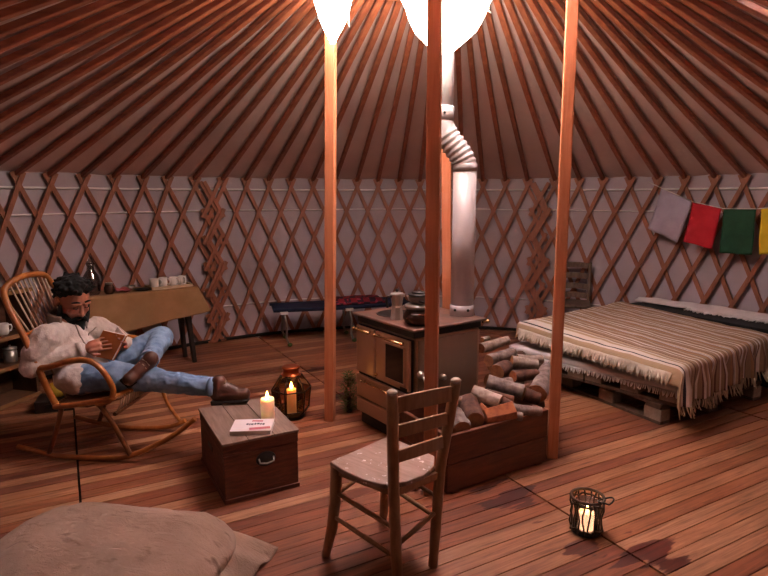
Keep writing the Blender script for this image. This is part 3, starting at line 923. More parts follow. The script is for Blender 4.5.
t = M(); t.tube([(TW*.55-.04, -.008, .215), (TW*.55-.038, -.022, .195), (TW*.55, -.026, .188), (TW*.55+.038, -.022, .195), (TW*.55+.04, -.008, .215)], .005, 8); t.build('drop_handle', 'greyleg', hp)
t = M(); t.box((.0, TD*.55, .2), (.006, .11, .03)); t.build('grip_cleat', 'black', tk, bevel=.002)

cd = thing('pillar_candle', 'lit white pillar candle standing on the trunk lid', 'candle', (-.665, 3.165, .335))
t = M(); t.lathe([(.038, 0), (.039, .11), (.037, .125), (.030, .118), (.0, .110)], 24); t.build('wax_body', 'wax', cd)
t = M(); t.tube([(0, 0, .110), (.002, 0, .128)], .0018, 6); t.build('wick', 'black', cd)
t = M(); t.lathe([(.001, .122), (.008, .130), (.009, .138), (.005, .152), (.0005, .166)], 12); t.build('flame', 'flame', cd)

bk = thing('magazine', 'white paperback with red and dark blue cover print lying on the trunk lid', 'book', (-.72, 3.02, .3355), R(4))
t = M(); t.box((0, 0, .011), (.215, .165, .020)); t.build('page_block', 'paper', bk, bevel=.002)
MT['covpaper'] = plain('book_cover_white', '#ddd0d2', .4, 0, '#e6dadc'); MT['ink'] = plain('blue_ink', '#232540', .5); MT['pinkink'] = plain('red_ink', '#b0485c', .5, 0, '#c4687a')
t = M(); t.box((0, 0, .0225), (.218, .168, .003)); t.box((0, 0, .0008), (.218, .168, .0016)); cv_ = t.build('cover', 'covpaper', bk)
t = M()
x = -.035
for w_, h_ in ((.012, .020), (.006, .024), (.013, .02), (.010, .024), (.014, .02), (.008, .022), (.012, .02)):
    t.box((x+w_/2, .012+.004*math.sin(x*90), .0246), (w_, h_, .0008)); x += w_+.004
t.build('title_lettering', 'ink', cv_)
t = M(); t.box((.045, -.048, .0246), (.11, .03, .0008), Matrix.Rotation(.15, 3, 'Z')); t.box((.02, .055, .0246), (.06, .018, .0008), Matrix.Rotation(-.1, 3, 'Z')); t.build('cover_picture', 'pinkink', cv_)

# amber lantern
ln = thing('glass_lantern', 'dark amber glass lantern with a copper lid on the floor behind the trunk', 'lantern', (-.675, 4.06, 0), .35)
prof = [(.085, .02), (.125, .06), (.142, .215), (.075, .318)]
t = M(); t.lathe(prof, 6, sm=False); t.build('glass_body', 'amber', ln)
t = M()
for k in range(6):
    a = 2*PI*k/6
    t.tube([(r_*1.01*math.cos(a), r_*1.01*math.sin(a), z) for r_, z in prof], .005, 6)
for r_, z in prof[1:]:
    t.tube([(r_*1.01*math.cos(2*PI*k/6), r_*1.01*math.sin(2*PI*k/6), z) for k in range(6)], .005, 6, True)
t.build('frame', 'leadstrip', ln)
t = M(); t.lathe([(.09, .0), (.095, .012), (.085, .024)], 24); t.build('base', 'black', ln)
t = M(); t.lathe([(.072, .316), (.070, .325), (.058, .328), (.058, .365), (.066, .368), (.066, .380), (.05, .384)], 28); t.build('copper_lid', 'copper', ln)
lc = thing('lantern_candle', 'glowing candle burning inside the amber lantern', 'candle', (-.675, 4.06, .0245))
t = M(); t.lathe([(.034, 0), (.034, .185), (.028, .180), (0, .176)], 20); t.build('wax_body', 'wax', lc)
t = M(); t.lathe([(.001, .185), (.011, .195), (.012, .206), (.006, .225), (.0005, .24)], 12); t.build('flame', 'flame', lc)

# twig candle holder
wk = thing('twig_candle_holder', 'small round candle holder of dark woven twigs with wire handle on the floor', 'candle holder', (.975, 2.585, 0))
for k in range(18):
    a = 2*PI*k/18; t = M(); pts = []
    for i in range(6):
        z = .012+i*.033; rr = .070+.006*math.sin(i*1.9+k*2.3)+.004*(i/5)
        aa = a+.08*math.sin(i*1.3+k*1.7)
        pts.append((rr*math.cos(aa), rr*math.sin(aa), z))
    t.tube(pts, .0042, 6); t.build('twig', 'twig', wk)
t = M()
for z in (.03, .155):
    t.tube([((.072+.006*math.sin(6*a_))*math.cos(a_), (.072+.006*math.sin(6*a_))*math.sin(a_), z+.004*math.sin(9*a_)) for a_ in [2*PI*i/40 for i in range(40)]], .0045, 6, True)
t.tube([(.076*math.cos(2*PI*i/30), .076*math.sin(2*PI*i/30), .178) for i in range(30)], .007, 6, True); t.build('rim_band', 'twig', wk)
t = M(); t.lathe([(.0, .002), (.068, .002), (.072, .012), (.0, .014)], 24); t.build('base_plate', 'black', wk)
t = M(); pts = [(.06*math.cos(-1.0), .06*math.sin(-1.0), .18)]
for i in range(15):
    a_ = -1.1+i*.32; pts.append((.05+.06*math.cos(a_)*.8+.02*i/15, -.04+.045*math.sin(a_)-.004*i, .18+.012*math.sin(i*.5)+.0012*i))
t.tube(pts, .004, 6); t.build('wire_handle', 'black', wk)
MT['jar'] = glow('glowing_jar', '#ff9a50', 1.6, '#e0a070')
wc = thing('jar_candle', 'glowing candle jar inside the dark twig holder', 'candle', (.975, 2.585, .0145))
MT['litwax'] = glow('lit_wax', '#ffbe8c', 4.0, '#fff0e0')
t = M(); t.lathe([(.036, 0), (.036, .085), (.032, .08), (0, .076)], 20); t.build('wax_body', 'litwax', wc)
t = M(); t.lathe([(.001, .08), (.009, .088), (.010, .10), (.0005, .125)], 12); t.build('flame', 'flame', wc)
t = M(); t.lathe([(.052, 0), (.055, .14), (.053, .14), (.050, .004), (.0, .003)], 24); t.build('glass_cup', 'glass', wc)

# ------------------------------------------------------------------ sack in the foreground
def sackfn(u, w_):
    a = u*2*PI; ph = (w_-.5)*PI
    ca, sa = math.cos(a), math.sin(a)
    ex = .42
    sx = math.copysign(abs(ca)**ex, ca); sy = math.copysign(abs(sa)**ex, sa)
    cp_ = math.cos(ph)**.62
    x = .50*sx*cp_; y = .37*sy*cp_
    z = .150*math.copysign(abs(math.sin(ph))**.9, math.sin(ph))
    dome = 1-.30*abs(x/.52)**4-.25*abs(y/.40)**3
    z = z*dome*(1+.10*nz(x*3, y*3, 2))
    if z < 0: z = z*.72
    fold = .016*nz(x*6, y*7, z*4)+.010*nz(x*16+3, y*5, z*6)+.006*abs(nz(x*9+y*14, y*4))
    x *= 1+fold; y *= 1+fold
    return Vector((x, y, z+fold*.6+.115))
sk = thing('linen_sack', 'large stuffed pale linen sack cushion lying in the foreground', 'cushion', (-1.155, 2.14, 0), R(-9))
t = M(); t.grid(sackfn, 140, 70); t.build('sack_body', 'sack', sk)
def flap(u, w_):
    b0 = Vector((.24, .335, .125)).lerp(Vector((.475, -.20, .145)), w_); b1 = Vector((.625, .375, .012)).lerp(Vector((.535, .02, .012)), w_)
    p = b0.lerp(b1, u)
    p.z += .055*math.sin(PI*min(1, u*.9+.12))*(.35+.65*math.sin(PI*w_))+.012*math.sin(w_*16+u*2)*u
    return p
t = M(); t.grid(flap, 22, 26); t.build('end_flap', 'sack', sk, solid=.008)
t = M()
t.tube([flap(.02, 1-i/12)+Vector((0, 0, .006)) for i in range(13)], .004, 6); t.build('seam_cord', 'sack', sk)

# ------------------------------------------------------------------ bed of pallets
def pallet(loc, ang_, label, wid, dep):
    o = thing('pallet', label, 'pallet', loc, ang_, 'pallets stacked under the bed')
    for i, x in enumerate((.05, wid/2, wid-.05)):
        for j, y in enumerate((.07, dep/2, dep-.07)):
            t = M(); t.box((x, y, .066), (.10, .14, .085)); t.build('block', 'palletblock', o, bevel=.004)
    for x in (.05, wid/2, wid-.05):
        t = M(); t.box((x, dep/2, .012), (.10, dep, .022)); t.build('runner_board', 'pallet', o, bevel=.002)
    for y in (.07, dep/2, dep-.07):
        t = M(); t.box((wid/2, y, .1195), (wid, .12, .020)); t.build('stringer_board', 'pallet', o, bevel=.002)
    n = 7
    for k in range(n):
        t = M(); x = .05+(wid-.10)*k/(n-1); t.box((x, dep/2, .140), (.10, dep, .019)); t.build('deck_board', 'pallet', o, bevel=.002)
    return o
def fr_(ang_): return Vector((math.cos(ang_), math.sin(ang_), 0)), Vector((-math.sin(ang_), math.cos(ang_), 0))
LA, LB = fr_(R(27)); UA, UB = fr_(R(40))
LO = Vector((1.945, 3.885, 0)); UO = Vector((2.035, 3.825, .151))
pallet(LO, R(27), 'pallet on the floor under the near corner of the bed, lower of its stack', 1.18, .98)
pallet(LO+LB*1.0, R(27), 'pallet on the floor farther back under the bed, toward the firewood heap', 1.18, .66)
pallet(UO, R(40), 'upper pallet at the near corner of the bed with white fringe over its edge', 1.2, .72)
pallet(UO+UB*.735, R(40), 'upper pallet at the far left of the bed behind the wooden post', 1.2, .72)
BL = 1.455
def fringe(n, pfun, dfun, r=.004, seg=4, wob=.012):
    t = M()
    for i in range(n):
        u = (i+.5)/n; p = pfun(u); d = dfun(u); L = d.length*random.uniform(.7, 1.1); d = d.normalized()
        pts = [p]; off = Vector((random.uniform(-1, 1), random.uniform(-1, 1), 0))*wob
        for k in range(1, seg): pts.append(p+d*L*k/(seg-1)+off*(k/(seg-1))**1.5)
        t.tube(pts, [r*(1.1-.5*k/(seg-1)) for k in range(seg)], 5)
    return t
rug = thing('white_rug', 'white fringed rug spread over the pallets and hanging at their left edge', 'rug', UO+Vector((0, 0, .151)), R(40))
def rugfn(u, w_):
    y = .0+w_*(BL-.01); x = -.012+.60*u
    z = .010+.005*nz(x*9, y*6)
    if u < .08: x = -.016-.006*nz(y*9, 1); z = .008-.050*(1-u/.08)
    return Vector((x, y, z))
t = M(); t.grid(rugfn, 26, 60); t.build('rug_cloth', 'rug', rug, solid=.008)
fr = fringe(110, lambda u: Vector((-.020, .0+u*(BL-.01), -.036)), lambda u: Vector((-.012, 0, -.045)), .006)
o = fr.build('fringe', 'rug', rug); o['kind'] = 'stuff'
NL, FL_, FR_, NR = Vector((1.968, 3.760, .470)), Vector((1.18, 4.93, .515)), Vector((2.47, 5.93, .51)), Vector((3.18, 4.70, .465))
BO = Vector((NL.x, NL.y, 0))
def gq(u): return u+.13*(1-math.exp(-u*20))*(1-u)
def quad(u, v): return NL.lerp(NR, u).lerp(FL_.lerp(FR_, gq(u)), v)-BO
dn = (NR-NL); dn.z = 0; dn.normalize(); nout = Vector((dn.y, -dn.x, 0))           # outward past the near end
dl = (FL_-NL); dl.z = 0; dl.normalize(); lout = Vector((-dl.y, dl.x, 0))           # outward past the left side
mt = thing('mattress', 'thin pale mattress lying on the pallets under the striped blanket', 'mattress', BO)
t = M(); pl = [quad(u, v) for u, v in ((.045, .04), (.97, .04), (.97, .97), (.06, .97))]
t.prism([(p.x, p.y) for p in pl], .322, .435); t.build('mattress_body', 'rug', mt, bevel=.02)
bl = thing('striped_blanket', 'brown and cream striped blanket with fringe draped over the bed', 'blanket', BO)
def blfn(u, w_):
    uu = -.075+u*1.085; vv = -.235+w_*1.245
    p = quad(max(0, min(1, uu)), max(0, min(1, vv)))
    p.z += .008*nz(uu*6, vv*6)+.004*nz(uu*21, vv*16)
    def over(q, e, wave):
        arc = e*PI/2
        if q < arc: th = q/e; return e*math.sin(th), e*(1-math.cos(th))
        return e+.06*(q-arc)+wave*min(1, (q-arc)/.10), e+q-arc
    if vv < 0:
        o_, d_ = over(-vv*1.25, .05, .022*math.sin(uu*38+1.5*nz(uu*5, 1))+.012*math.sin(uu*83))
        p += nout*o_; p.z -= d_
    if uu < 0:
        q_ = -uu*2.0
        o_, d_ = over(q_, .045, .010*math.sin(vv*31))
        k = 1 if vv >= 0 else max(.25, 1+vv*3)
        p += lout*(o_*.5+.25*max(0, q_-.09)); p.z -= d_*k
    if uu > 1: p += dn*(uu-1)*1.2; p.z -= (uu-1)*2
    if vv > 1: p -= nout*(vv-1)*1.2; p.z -= (vv-1)*1.5
    if vv >= 0 and uu < .0: p.z = max(p.z, .332+.02*max(0, uu+.02)/.02)
    return p
t = M(); t.grid(blfn, 110, 110); t.build('blanket_cloth', 'stripes', bl, solid=.007)
MT['fringetan'] = fabric('tan_fringe', '#b49a7d', '#cdb79c')
MT['fringepale'] = fabric('cream_fringe', '#bdae9b', '#d3c6b4')
fr = fringe(95, lambda u: blfn(.03+.96*u, .0)+nout*.004, lambda u: nout*.02+Vector((0, 0, -.075)), .006, 5, .02)
o = fr.build('end_fringe', 'fringetan', bl); o['kind'] = 'stuff'
fr = fringe(260, lambda u: blfn(.036, .20+.78*u)+lout*.006, lambda u: lout*.030+Vector((0, 0, -.085)), .0065, 5, .018)
o = fr.build('side_fringe', 'fringepale', bl); o['kind'] = 'stuff'
# back: black covered bench and white throw along the wall
bs = thing('black_covered_bench', 'low bench under a black cloth showing as a dark strip behind the striped blanket', 'bench', (2.95, 5.45, 0))
rd = (FR_-NR); rd.z = 0; rd.normalize(); rout = Vector((rd.y, -rd.x, 0))
I0 = FR_+rout*.035-rd*.02; I1 = NR+rout*.035-rd*.45
def arc(az, r): return C0+V2(R(az))*r
poly = [I1, I0]+[arc(az, 3.60) for az in (49.5, 44, 38, 32, 26, 20, 15)]
o3 = Vector((2.95, 5.45, 0))
t = M(); t.prism([((p-o3).x, (p-o3).y) for p in poly][::-1], .0, .492); t.build('cloth_cover', 'blackcloth', bs, bevel=.01)
wt = thing('white_throw', 'fluffy white throw spread along the bench against the wall under the flags', 'blanket', (3.05, 5.45, 0))
o4 = Vector((3.05, 5.45, 0))
def thfn(u, w_):
    a_ = (I0+rout*.15).lerp(I1+rout*.30, min(1, u)); b_ = arc(49.2-34*u, 3.585)
    p = a_.lerp(b_, w_); p.z = .518+.03*w_+.012*nz(p.x*8, p.y*8)+.018*(u > .6)*(u-.6)
    if w_ < .06: p.z -= .006
    return p-o4
t = M(); t.grid(thfn, 60, 14); t.build('throw_cloth', 'rug', wt, solid=.014)
fr = fringe(150, lambda u: thfn(.3+.7*u, 0), lambda u: -rout*.04+Vector((0, 0, -.012)), .008, 4, .02)
o = fr.build('fringe', 'rug', wt); o['kind'] = 'stuff'

# ------------------------------------------------------------------ chair by the wall behind the bed
c2 = thing('slat_back_chair', 'weathered grey-brown slat-back chair against the lattice behind the bed', 'chair', (2.05, 6.20, 0), R(-18))
cz = .87
for x in (-.165, .165):
    t = M(); t.tube([(x, .17, 0), (x, .17, .42), (x*1.0, .215, cz)], [.018, .02, .017], 10); t.build('rear_leg', 'chairgrey', c2) if 'chairgrey' in MT else None
    if 'chairgrey' not in MT:
        MT['chairgrey'] = wood('grey_chair_wood', '#4a392f', '#7a6455', (10, 10, 3), .7, .2)
        t.build('rear_leg', 'chairgrey', c2)
    t = M(); t.tube([(x, -.17, 0), (x, -.17, .43)], .019, 10); t.build('front_leg', 'chairgrey', c2)
for z in (.83, .715, .60, .50):
    t = M(); pts = []; ups = []
    for i in range(9):
        s_ = i/8; yy = .17+(z-.42)*.10
        pts.append((-.165+.33*s_, yy+.02*math.sin(PI*s_), z+.012*math.sin(PI*s_))); ups.append((0, 1, 0))
    t.strip(pts, ups, .062, .014); t.build('back_slat', 'chairgrey', c2, bevel=.004)
t = M(); t.box((0, 0, .44), (.37, .40, .03)); t.build('seat', 'chairgrey', c2, bevel=.008)
t = M()
for z in (.22,):
    t.tube([(-.165, -.17, z), (.165, -.17, z)], .010, 8)
t.build('stretcher', 'chairgrey', c2)
t = M(); t.tube([(-.165, -.17, .27), (-.165, .17, .27)], .010, 8); t.build('stretcher', 'chairgrey', c2)
t = M(); t.tube([(.165, -.17, .27), (.165, .17, .27)], .010, 8); t.build('stretcher', 'chairgrey', c2)

# ------------------------------------------------------------------ flags on a string
MT['flag_white'] = flagmat('white_flag', '#9c92a4', '#aba1b2')
MT['flag_red'] = flagmat('red_flag', '#a5101f', '#bb1a2a')
MT['flag_green'] = flagmat('green_flag', '#123a22', '#18482b')
MT['flag_yellow'] = flagmat('yellow_flag', '#c2a213', '#d4b424')
def wallp(az, r, z): return C0+V2(R(az))*r+Vector((0, 0, z))
FP = [((2.74, 5.84, 1.68), (2.95, 5.61, 1.545)), ((2.945, 5.615, 1.545), (3.125, 5.41, 1.485)), ((3.128, 5.405, 1.482), (3.300, 5.175, 1.485)), ((3.312, 5.155, 1.487), (3.445, 4.905, 1.53))]
st_ = thing('flag_string', 'thin string sagging along the wall that carries the four coloured flags', 'string', (2.74, 5.84, 1.64))
pp = [Vector((2.66, 5.94, 1.74))]
for a, b in FP: pp += [Vector(a), Vector(b)]
pp.append(Vector((3.50, 4.75, 1.56)))
t = M(); t.tube([p-Vector((2.74, 5.84, 1.64)) for p in pp], .004, 6); t.build('cord', 'string', st_)
def flag(i, mt_, L, tilt, label):
    a, b = Vector(FP[i][0]), Vector(FP[i][1]); w_ = (b-a); o = a.lerp(b, .5)-Vector((0, 0, L))
    perp = Vector((w_.y, -w_.x, 0)).normalized()
    ht = w_.copy(); ht.z = 0; ht.normalize()
    def fn(u, v):
        p = a.lerp(b, .03+.94*u)-Vector((0, 0, L*v))+ht*tilt*v*v**.2
        p += perp*(.012*math.sin(u*9+i)*v+.006*math.sin(u*4+v*8+i))
        return p-o
    t = M(); t.grid(fn, 14, 18)
    ob = t.build('prayer_flag', mt_, None, solid=.003); ob.location = o-perp*.002-Vector((0, 0, .006))
    tag(ob, label, 'flag', 'flags hanging on the string')
flag(0, 'flag_white', .40, -.10, 'faded white-lilac cloth flag at the left end of the string')
flag(1, 'flag_red', .38, -.05, 'red cloth flag hanging on the string above the bed')
flag(2, 'flag_green', .405, .0, 'dark green cloth flag hanging on the string above the bed')
flag(3, 'flag_yellow', .40, .02, 'yellow cloth flag at the right end of the string')

# ------------------------------------------------------------------ camp cot
ca = R(17)
cot = thing('camp_cot', 'low folding camp cot with dark blue canvas against the far wall', 'cot', (-1.14, 5.98, 0), ca)
CL, CW_, CH = 1.55, .42, .40
t = M()
def cotfn(u, v): return Vector((u*CL, .02+v*(CW_-.04), CH-.028*math.sin(PI*v)-.010*math.sin(PI*u)))
t.grid(cotfn, 24, 10); t.build('canvas_sling', 'navy', cot, solid=.035)
for y in (.02, CW_-.02):
    t = M(); t.tube([(-.02, y, CH), (CL+.02, y, CH)], .016, 10); t.build('side_rail', 'navy', cot)
for x in (.09, .80, CL-.09):
    for y in (.02, CW_-.02):
        t = M(); t.tube([(x, y, CH-.02), (x+.03, y, .24), (x+.02, y, .10), (x+.05, y, .012)], .012, 8); lg = t.build('leg', 'greyleg', cot)
        t = M(); t.box((x, y-.012*(1 if y < .1 else -1), CH-.028), (.085, .030, .030)); t.build('leg_bracket', 'white', lg, bevel=.004)
        t = M(); t.ball((x+.055, y, .022), (.028, .022, .022), 12, 8); t.build('foot', 'green', lg)
pdw = thing('folded_plaid_blanket', 'folded red plaid blanket lying on the camp cot near the stove', 'blanket', Vector((-1.14, 5.98, 0))+Vector((.62*math.cos(ca)-.2*math.sin(ca), .62*math.sin(ca)+.2*math.cos(ca), .412)), ca)
def plfn(u, v):
    return Vector((u*.62, (v-.5)*.30, .055*(1-abs(2*v-1)**4)*(1-abs(2*u-1)**8)+.008*nz(u*6, v*5)+.008))
t = M(); t.grid(plfn, 30, 16); t.build('blanket_fold', 'plaid', pdw, solid=.01)

# ------------------------------------------------------------------ table with burlap cloth
ta = R(40)
tb = thing('side_table', 'wooden table with dark splayed legs under the brown cloth beside the rocking chair', 'table', (-1.80, 5.46, 0), ta)
# local x runs back to the left along the front edge (negative), y toward the wall
TL, TDp, TZ = 1.12, .32, .735
t = M(); t.box((-TL/2, TDp/2, TZ-.014), (TL-.02, TDp-.02, .026)); t.build('table_top', 'darkwood', tb, bevel=.003)
for x, y in ((-.08, .07), (-TL+.08, .07), (-.08, TDp-.07), (-TL+.08, TDp-.07)):
    sx = .05 if x > -.5 else -.05
    t = M(); t.beam((x, y, TZ-.028), (x+sx, y+(-.04 if y < .2 else .02), 0), .055, .055, (0, 1, 0), w1=.035, t1=.035); t.build('leg', 'darkwood', tb, bevel=.003)
cl = thing('burlap_tablecloth', 'brown burlap cloth draped over the side table', 'tablecloth', (-1.80, 5.46, 0), ta)
def clfn(u, v):
    x = .045-u*(TL+.07); q = v*(TDp+.40)-.40      # q < 0 hangs in front
    if q >= 0: return Vector((min(x, .02), q-.0, TZ+.006+.002*nz(x*7, q*7)))
    d = -q
    hang_ = d*(.60+.42*u)
    y = -.014-.05*d-.012*math.sin(x*15+2)*min(1, d/.15)
    xx = x+(.26*d if u < .12 else .26*d*max(0, 1-(u-.12)*5))
    return Vector((min(x, .02)+(xx-x), y, TZ+.006-hang_))
t = M(); t.grid(clfn, 60, 40); t.build('cloth', 'burlap', cl, solid=.005)
def tp(x, y, z=TZ+.010): return Vector((-1.80+x*math.cos(ta)-y*math.sin(ta), 5.46+x*math.sin(ta)+y*math.cos(ta), z))
tr = thing('serving_tray', 'pale tan tray holding the white mugs at the table end', 'tray', tp(-.205, .12), ta)
t = M(); t.box((0, 0, .006), (.37, .20, .010)); t.build('tray_base', 'fringetan', tr, bevel=.003)
t = M()
for d in (-1, 1): t.box((d*.185, 0, .014), (.012, .20, .026)); t.box((0, d*.1, .014), (.38, .012, .026))
t.build('tray_rim', 'fringetan', tr)
def mug(loc, lb, ang_):
    o = thing('mug', lb, 'mug', loc, ang_, 'white mugs on the tray')
    t = M(); t.lathe([(.032, 0), (.038, .01), (.040, .085), (.036, .083), (.034, .012), (0, .010)], 24); t.build('cup', 'white', o)
    t = M(); t.tube([(.037, 0, .07), (.062, 0, .068), (.066, 0, .045), (.058, 0, .024), (.036, 0, .02)], .006, 8); t.build('handle', 'white', o)
for i, (x, lb) in enumerate(((-.345, 'leftmost white mug in the row on the tan tray'), (-.255, 'second white mug from the left on the tan tray'), (-.165, 'third white mug from the left on the tan tray'), (-.075, 'rightmost white mug in the row on the tan tray'))):
    mug(tp(x, .10+.025*(i % 2), TZ+.0215), lb, ta-.3-.4*i)
o = M().lathe([(.05, 0), (.075, .014), (.07, .014), (.048, .005), (0, .006)], 28).build('black_plate', 'black', None); o.location = tp(-.455, .095); tag(o, 'flat black plate on the cloth left of the mugs', 'plate')
o = M().lathe([(.045, 0), (.062, .030), (.058, .03), (.042, .006), (0, .006)], 28).build('grey_bowl', 'potlid', None); o.location = tp(-.53, .245); tag(o, 'grey bowl on the table behind the black plate', 'bowl')
MT['redcloth'] = fabric('red_napkin', '#8c3c40', '#b0626a')
def npf(u, v): return Vector(((u-.5)*.13, (v-.5)*.12, .012+.02*math.sin(u*5+1)*math.sin(v*4)+.006))
o = M().grid(npf, 14, 10).build('crumpled_napkin', 'redcloth', None, solid=.006); o.location = tp(-.63, .10, TZ+.014); o.rotation_euler = (0, 0, ta); tag(o, 'crumpled dull red napkin on the table between jar and plate', 'napkin')
jr = thing('spice_jar', 'small dark clay jar on the table beside the glass carafe', 'jar', tp(-.745, .07)); t = M(); t.lathe([(.03, 0), (.042, .02), (.044, .06), (.03, .085)], 20); t.build('jar_body', 'pot', jr); t = M(); t.lathe([(.033, .085), (.033, .1), (0, .104)], 20); t.build('lid', 'potlid', jr)
cf = thing('glass_carafe', 'tall clear glass carafe on the table behind the man', 'carafe', tp(-.87, .13))
t = M(); t.lathe([(.055, 0), (.072, .03), (.075, .11), (.06, .17), (.032, .215), (.028, .25), (.038, .275), (.035, .275), (.025, .25), (.029, .215), (.056, .168), (.070, .11), (.066, .034), (0, .012)], 28); t.build('glass_body', 'glass', cf)
t = M(); t.lathe([(.03, .268), (.03, .29), (.012, .30), (.012, .315), (0, .32)], 16); t.build('stopper', 'glass', cf)

# ------------------------------------------------------------------ shelf at the left wall
sh = thing('open_shelf_unit', 'dark wooden open shelf unit against the wall behind the rocking chair', 'shelf', (-2.79, 4.52, 0), R(75))
SWd, SDp = .90, .26
for z, nm in ((.02, 'bottom_board'), (.30, 'shelf_board'), (.53, 'shelf_board'), (.87, 'top_board')):
    t = M(); t.box((-SWd/2, SDp/2, z), (SWd, SDp, .026)); b = t.build(nm, 'shelf', sh, bevel=.002)
    t = M(); t.box((-SWd/2, -.004, z), (SWd+.006, .012, .032)); t.build('front_edge', 'shelfedge', b, bevel=.002)
for x in (-.012, -SWd+.012):
    t = M(); t.box((x, SDp/2, .445), (.024, SDp-.01, .85)); t.build('side_board', 'shelf', sh, bevel=.002)
t = M(); t.box((-SWd/2, SDp-.006, .44), (SWd-.05, .010, .84)); t.build('back_board', 'shelf', sh)
def sp_(x, y, z): 
    a = R(75); return Vector((-2.79+x*math.cos(a)-y*math.sin(a), 4.52+x*math.sin(a)+y*math.cos(a), z))
mugl = [(-.20, .09, 'white mug on the middle shelf left of the man'), (-.34, .10, 'white mug farther left on the middle shelf')]
for x, y, lb in mugl:
    o = thing('mug', lb, 'mug', sp_(x, y, .544), 1.0); o['group'] = ''
    del o['group']
    t = M(); t.lathe([(.032, 0), (.04, .01), (.042, .085), (.038, .083), (.036, .012), (0, .010)], 24); t.build('cup', 'white', o)
    t = M(); t.tube([(.037, 0, .07), (.062, 0, .068), (.066, 0, .045), (.058, 0, .024), (.036, 0, .02)], .006, 8); t.build('handle', 'white', o)
for x, y, m_, lb in ((-.15, .10, 'steel', 'small steel canister on the lower shelf'), (-.30, .12, 'black', 'black canister on the lower shelf beside the steel one')):
    o = thing('canister', lb, 'canister', sp_(x, y, .314)); t = M(); t.lathe([(.045, 0), (.048, .01), (.048, .10)], 22); t.build('body', m_, o); t = M(); t.lathe([(.05, .10), (.05, .115), (.01, .122), (.01, .135), (0, .137)], 22); t.build('lid', m_, o)
yc = thing('yellow_cushion', 'yellow cushion on a low dark box on the floor behind the rocking chair', 'cushion', (-2.50, 4.24, .09), R(20))
t = M(); t.ball((.02, -.02, .06), (.085, .07, .06), 24, 14); t.build('cushion_body', 'yellow', yc)
lb_ = thing('low_dark_box', 'low dark box on the floor beneath the yellow cushion', 'box', (-2.50, 4.24, 0), R(20))
t = M(); t.box((0, 0, .045), (.26, .22, .088)); t.build('box_body', 'darkwood', lb_, bevel=.004)
t = M(); t.box((0, -.112, .05), (.12, .006, .03)); t.build('label_plate', 'black', lb_)

# ------------------------------------------------------------------ rocking chair and reading man
KO = Vector((-1.66, 3.565, 0)); KA_ = R(-4)
rc = thing('rocking_chair', 'bent rattan rocking chair with a fan of thin back spindles carrying the man', 'rocking chair', KO, KA_)
def smooth_path(pts, n=6):
    P_ = [Vector(p) for p in pts]; out = []
    for i in range(len(P_)-1):
        p0 = P_[max(i-1, 0)]; p1 = P_[i]; p2 = P_[i+1]; p3 = P_[min(i+2, len(P_)-1)]
        for k in range(n):
            t = k/n
            out.append(.5*((2*p1)+(p2-p0)*t+(2*p0-5*p1+4*p2-p3)*t*t+(3*p1-p0-3*p2+p3)*t**3))
    out.append(P_[-1]); return out
def cane(name, pts, r, mat='rattan', parent=rc, n=6):
    t = M(); t.tube(smooth_path(pts, n), r, 10); return t.build(name, mat, parent)
cane('runner', [(-.58, -.235, .075), (-.45, -.235, .045), (-.317, -.235, .022), (-.035, -.235, .017), (.12, -.235, .034), (.30, -.235, .113), (.43, -.232, .19), (.545, -.22, .28)], .016)
cane('runner', [(-.50, .235, .085), (-.333, .235, .045), (-.185, .235, .020), (.001, .235, .017), (.173, .235, .034), (.285, .235, .078)], .016)
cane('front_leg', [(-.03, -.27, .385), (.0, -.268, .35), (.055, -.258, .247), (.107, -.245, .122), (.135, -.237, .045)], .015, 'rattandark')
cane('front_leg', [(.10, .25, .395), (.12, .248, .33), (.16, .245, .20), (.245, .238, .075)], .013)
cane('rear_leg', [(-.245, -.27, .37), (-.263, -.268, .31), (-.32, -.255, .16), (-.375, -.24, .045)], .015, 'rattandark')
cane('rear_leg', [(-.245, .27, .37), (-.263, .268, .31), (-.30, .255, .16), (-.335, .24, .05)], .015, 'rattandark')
# seat frame
t = M(); t.tube(smooth_path([(-.29, -.27, .352), (-.134, -.272, .372), (.042, -.272, .408), (.075, -.25, .415), (.12, 0, .415), (.135, .25, .405), (.10, .27, .40), (-.12, .272, .37), (-.29, .27, .35), (-.31, 0, .345), (-.30, -.25, .35)], 5), .017, 10, True); t.build('seat_frame', 'rattan', rc)
t = M()
for i in range(22):
    v = -.25+.5*i/21
    t.tube([(-.30, v, .358), (-.10, v, .352), (.115, v, .412)], .009, 6)
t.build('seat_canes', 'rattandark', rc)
# woven apron under the front of the seat
MT['weave'] = plain('woven_strap', '#b49884', .85)
t = M()
for i in range(17):
    v = -.235+.47*i/16
    t.tube([(.105+.03*(v+.25), v, .402), (.085+.03*(v+.25), v+.016, .345), (.06+.03*(v+.25), v+.006, .305)], .006, 6)
t.build('woven_apron', 'weave', rc)
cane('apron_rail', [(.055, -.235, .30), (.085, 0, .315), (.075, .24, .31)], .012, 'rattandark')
# arm loops run from the back frame round the front and down to the seat rail
def armloop(s):
    return [(-.40, s*.262, .585), (-.302, s*.272, .600), (-.173, s*.280, .640), (-.062, s*.280, .645), (.010, s*.278, .605), (.066, s*.274, .515), (.078, s*.270, .45), (.045, s*.268, .395), (-.03, s*.27, .375)]
cane('arm_loop', armloop(-1), .0175); cane('arm_loop', armloop(1), .0175)
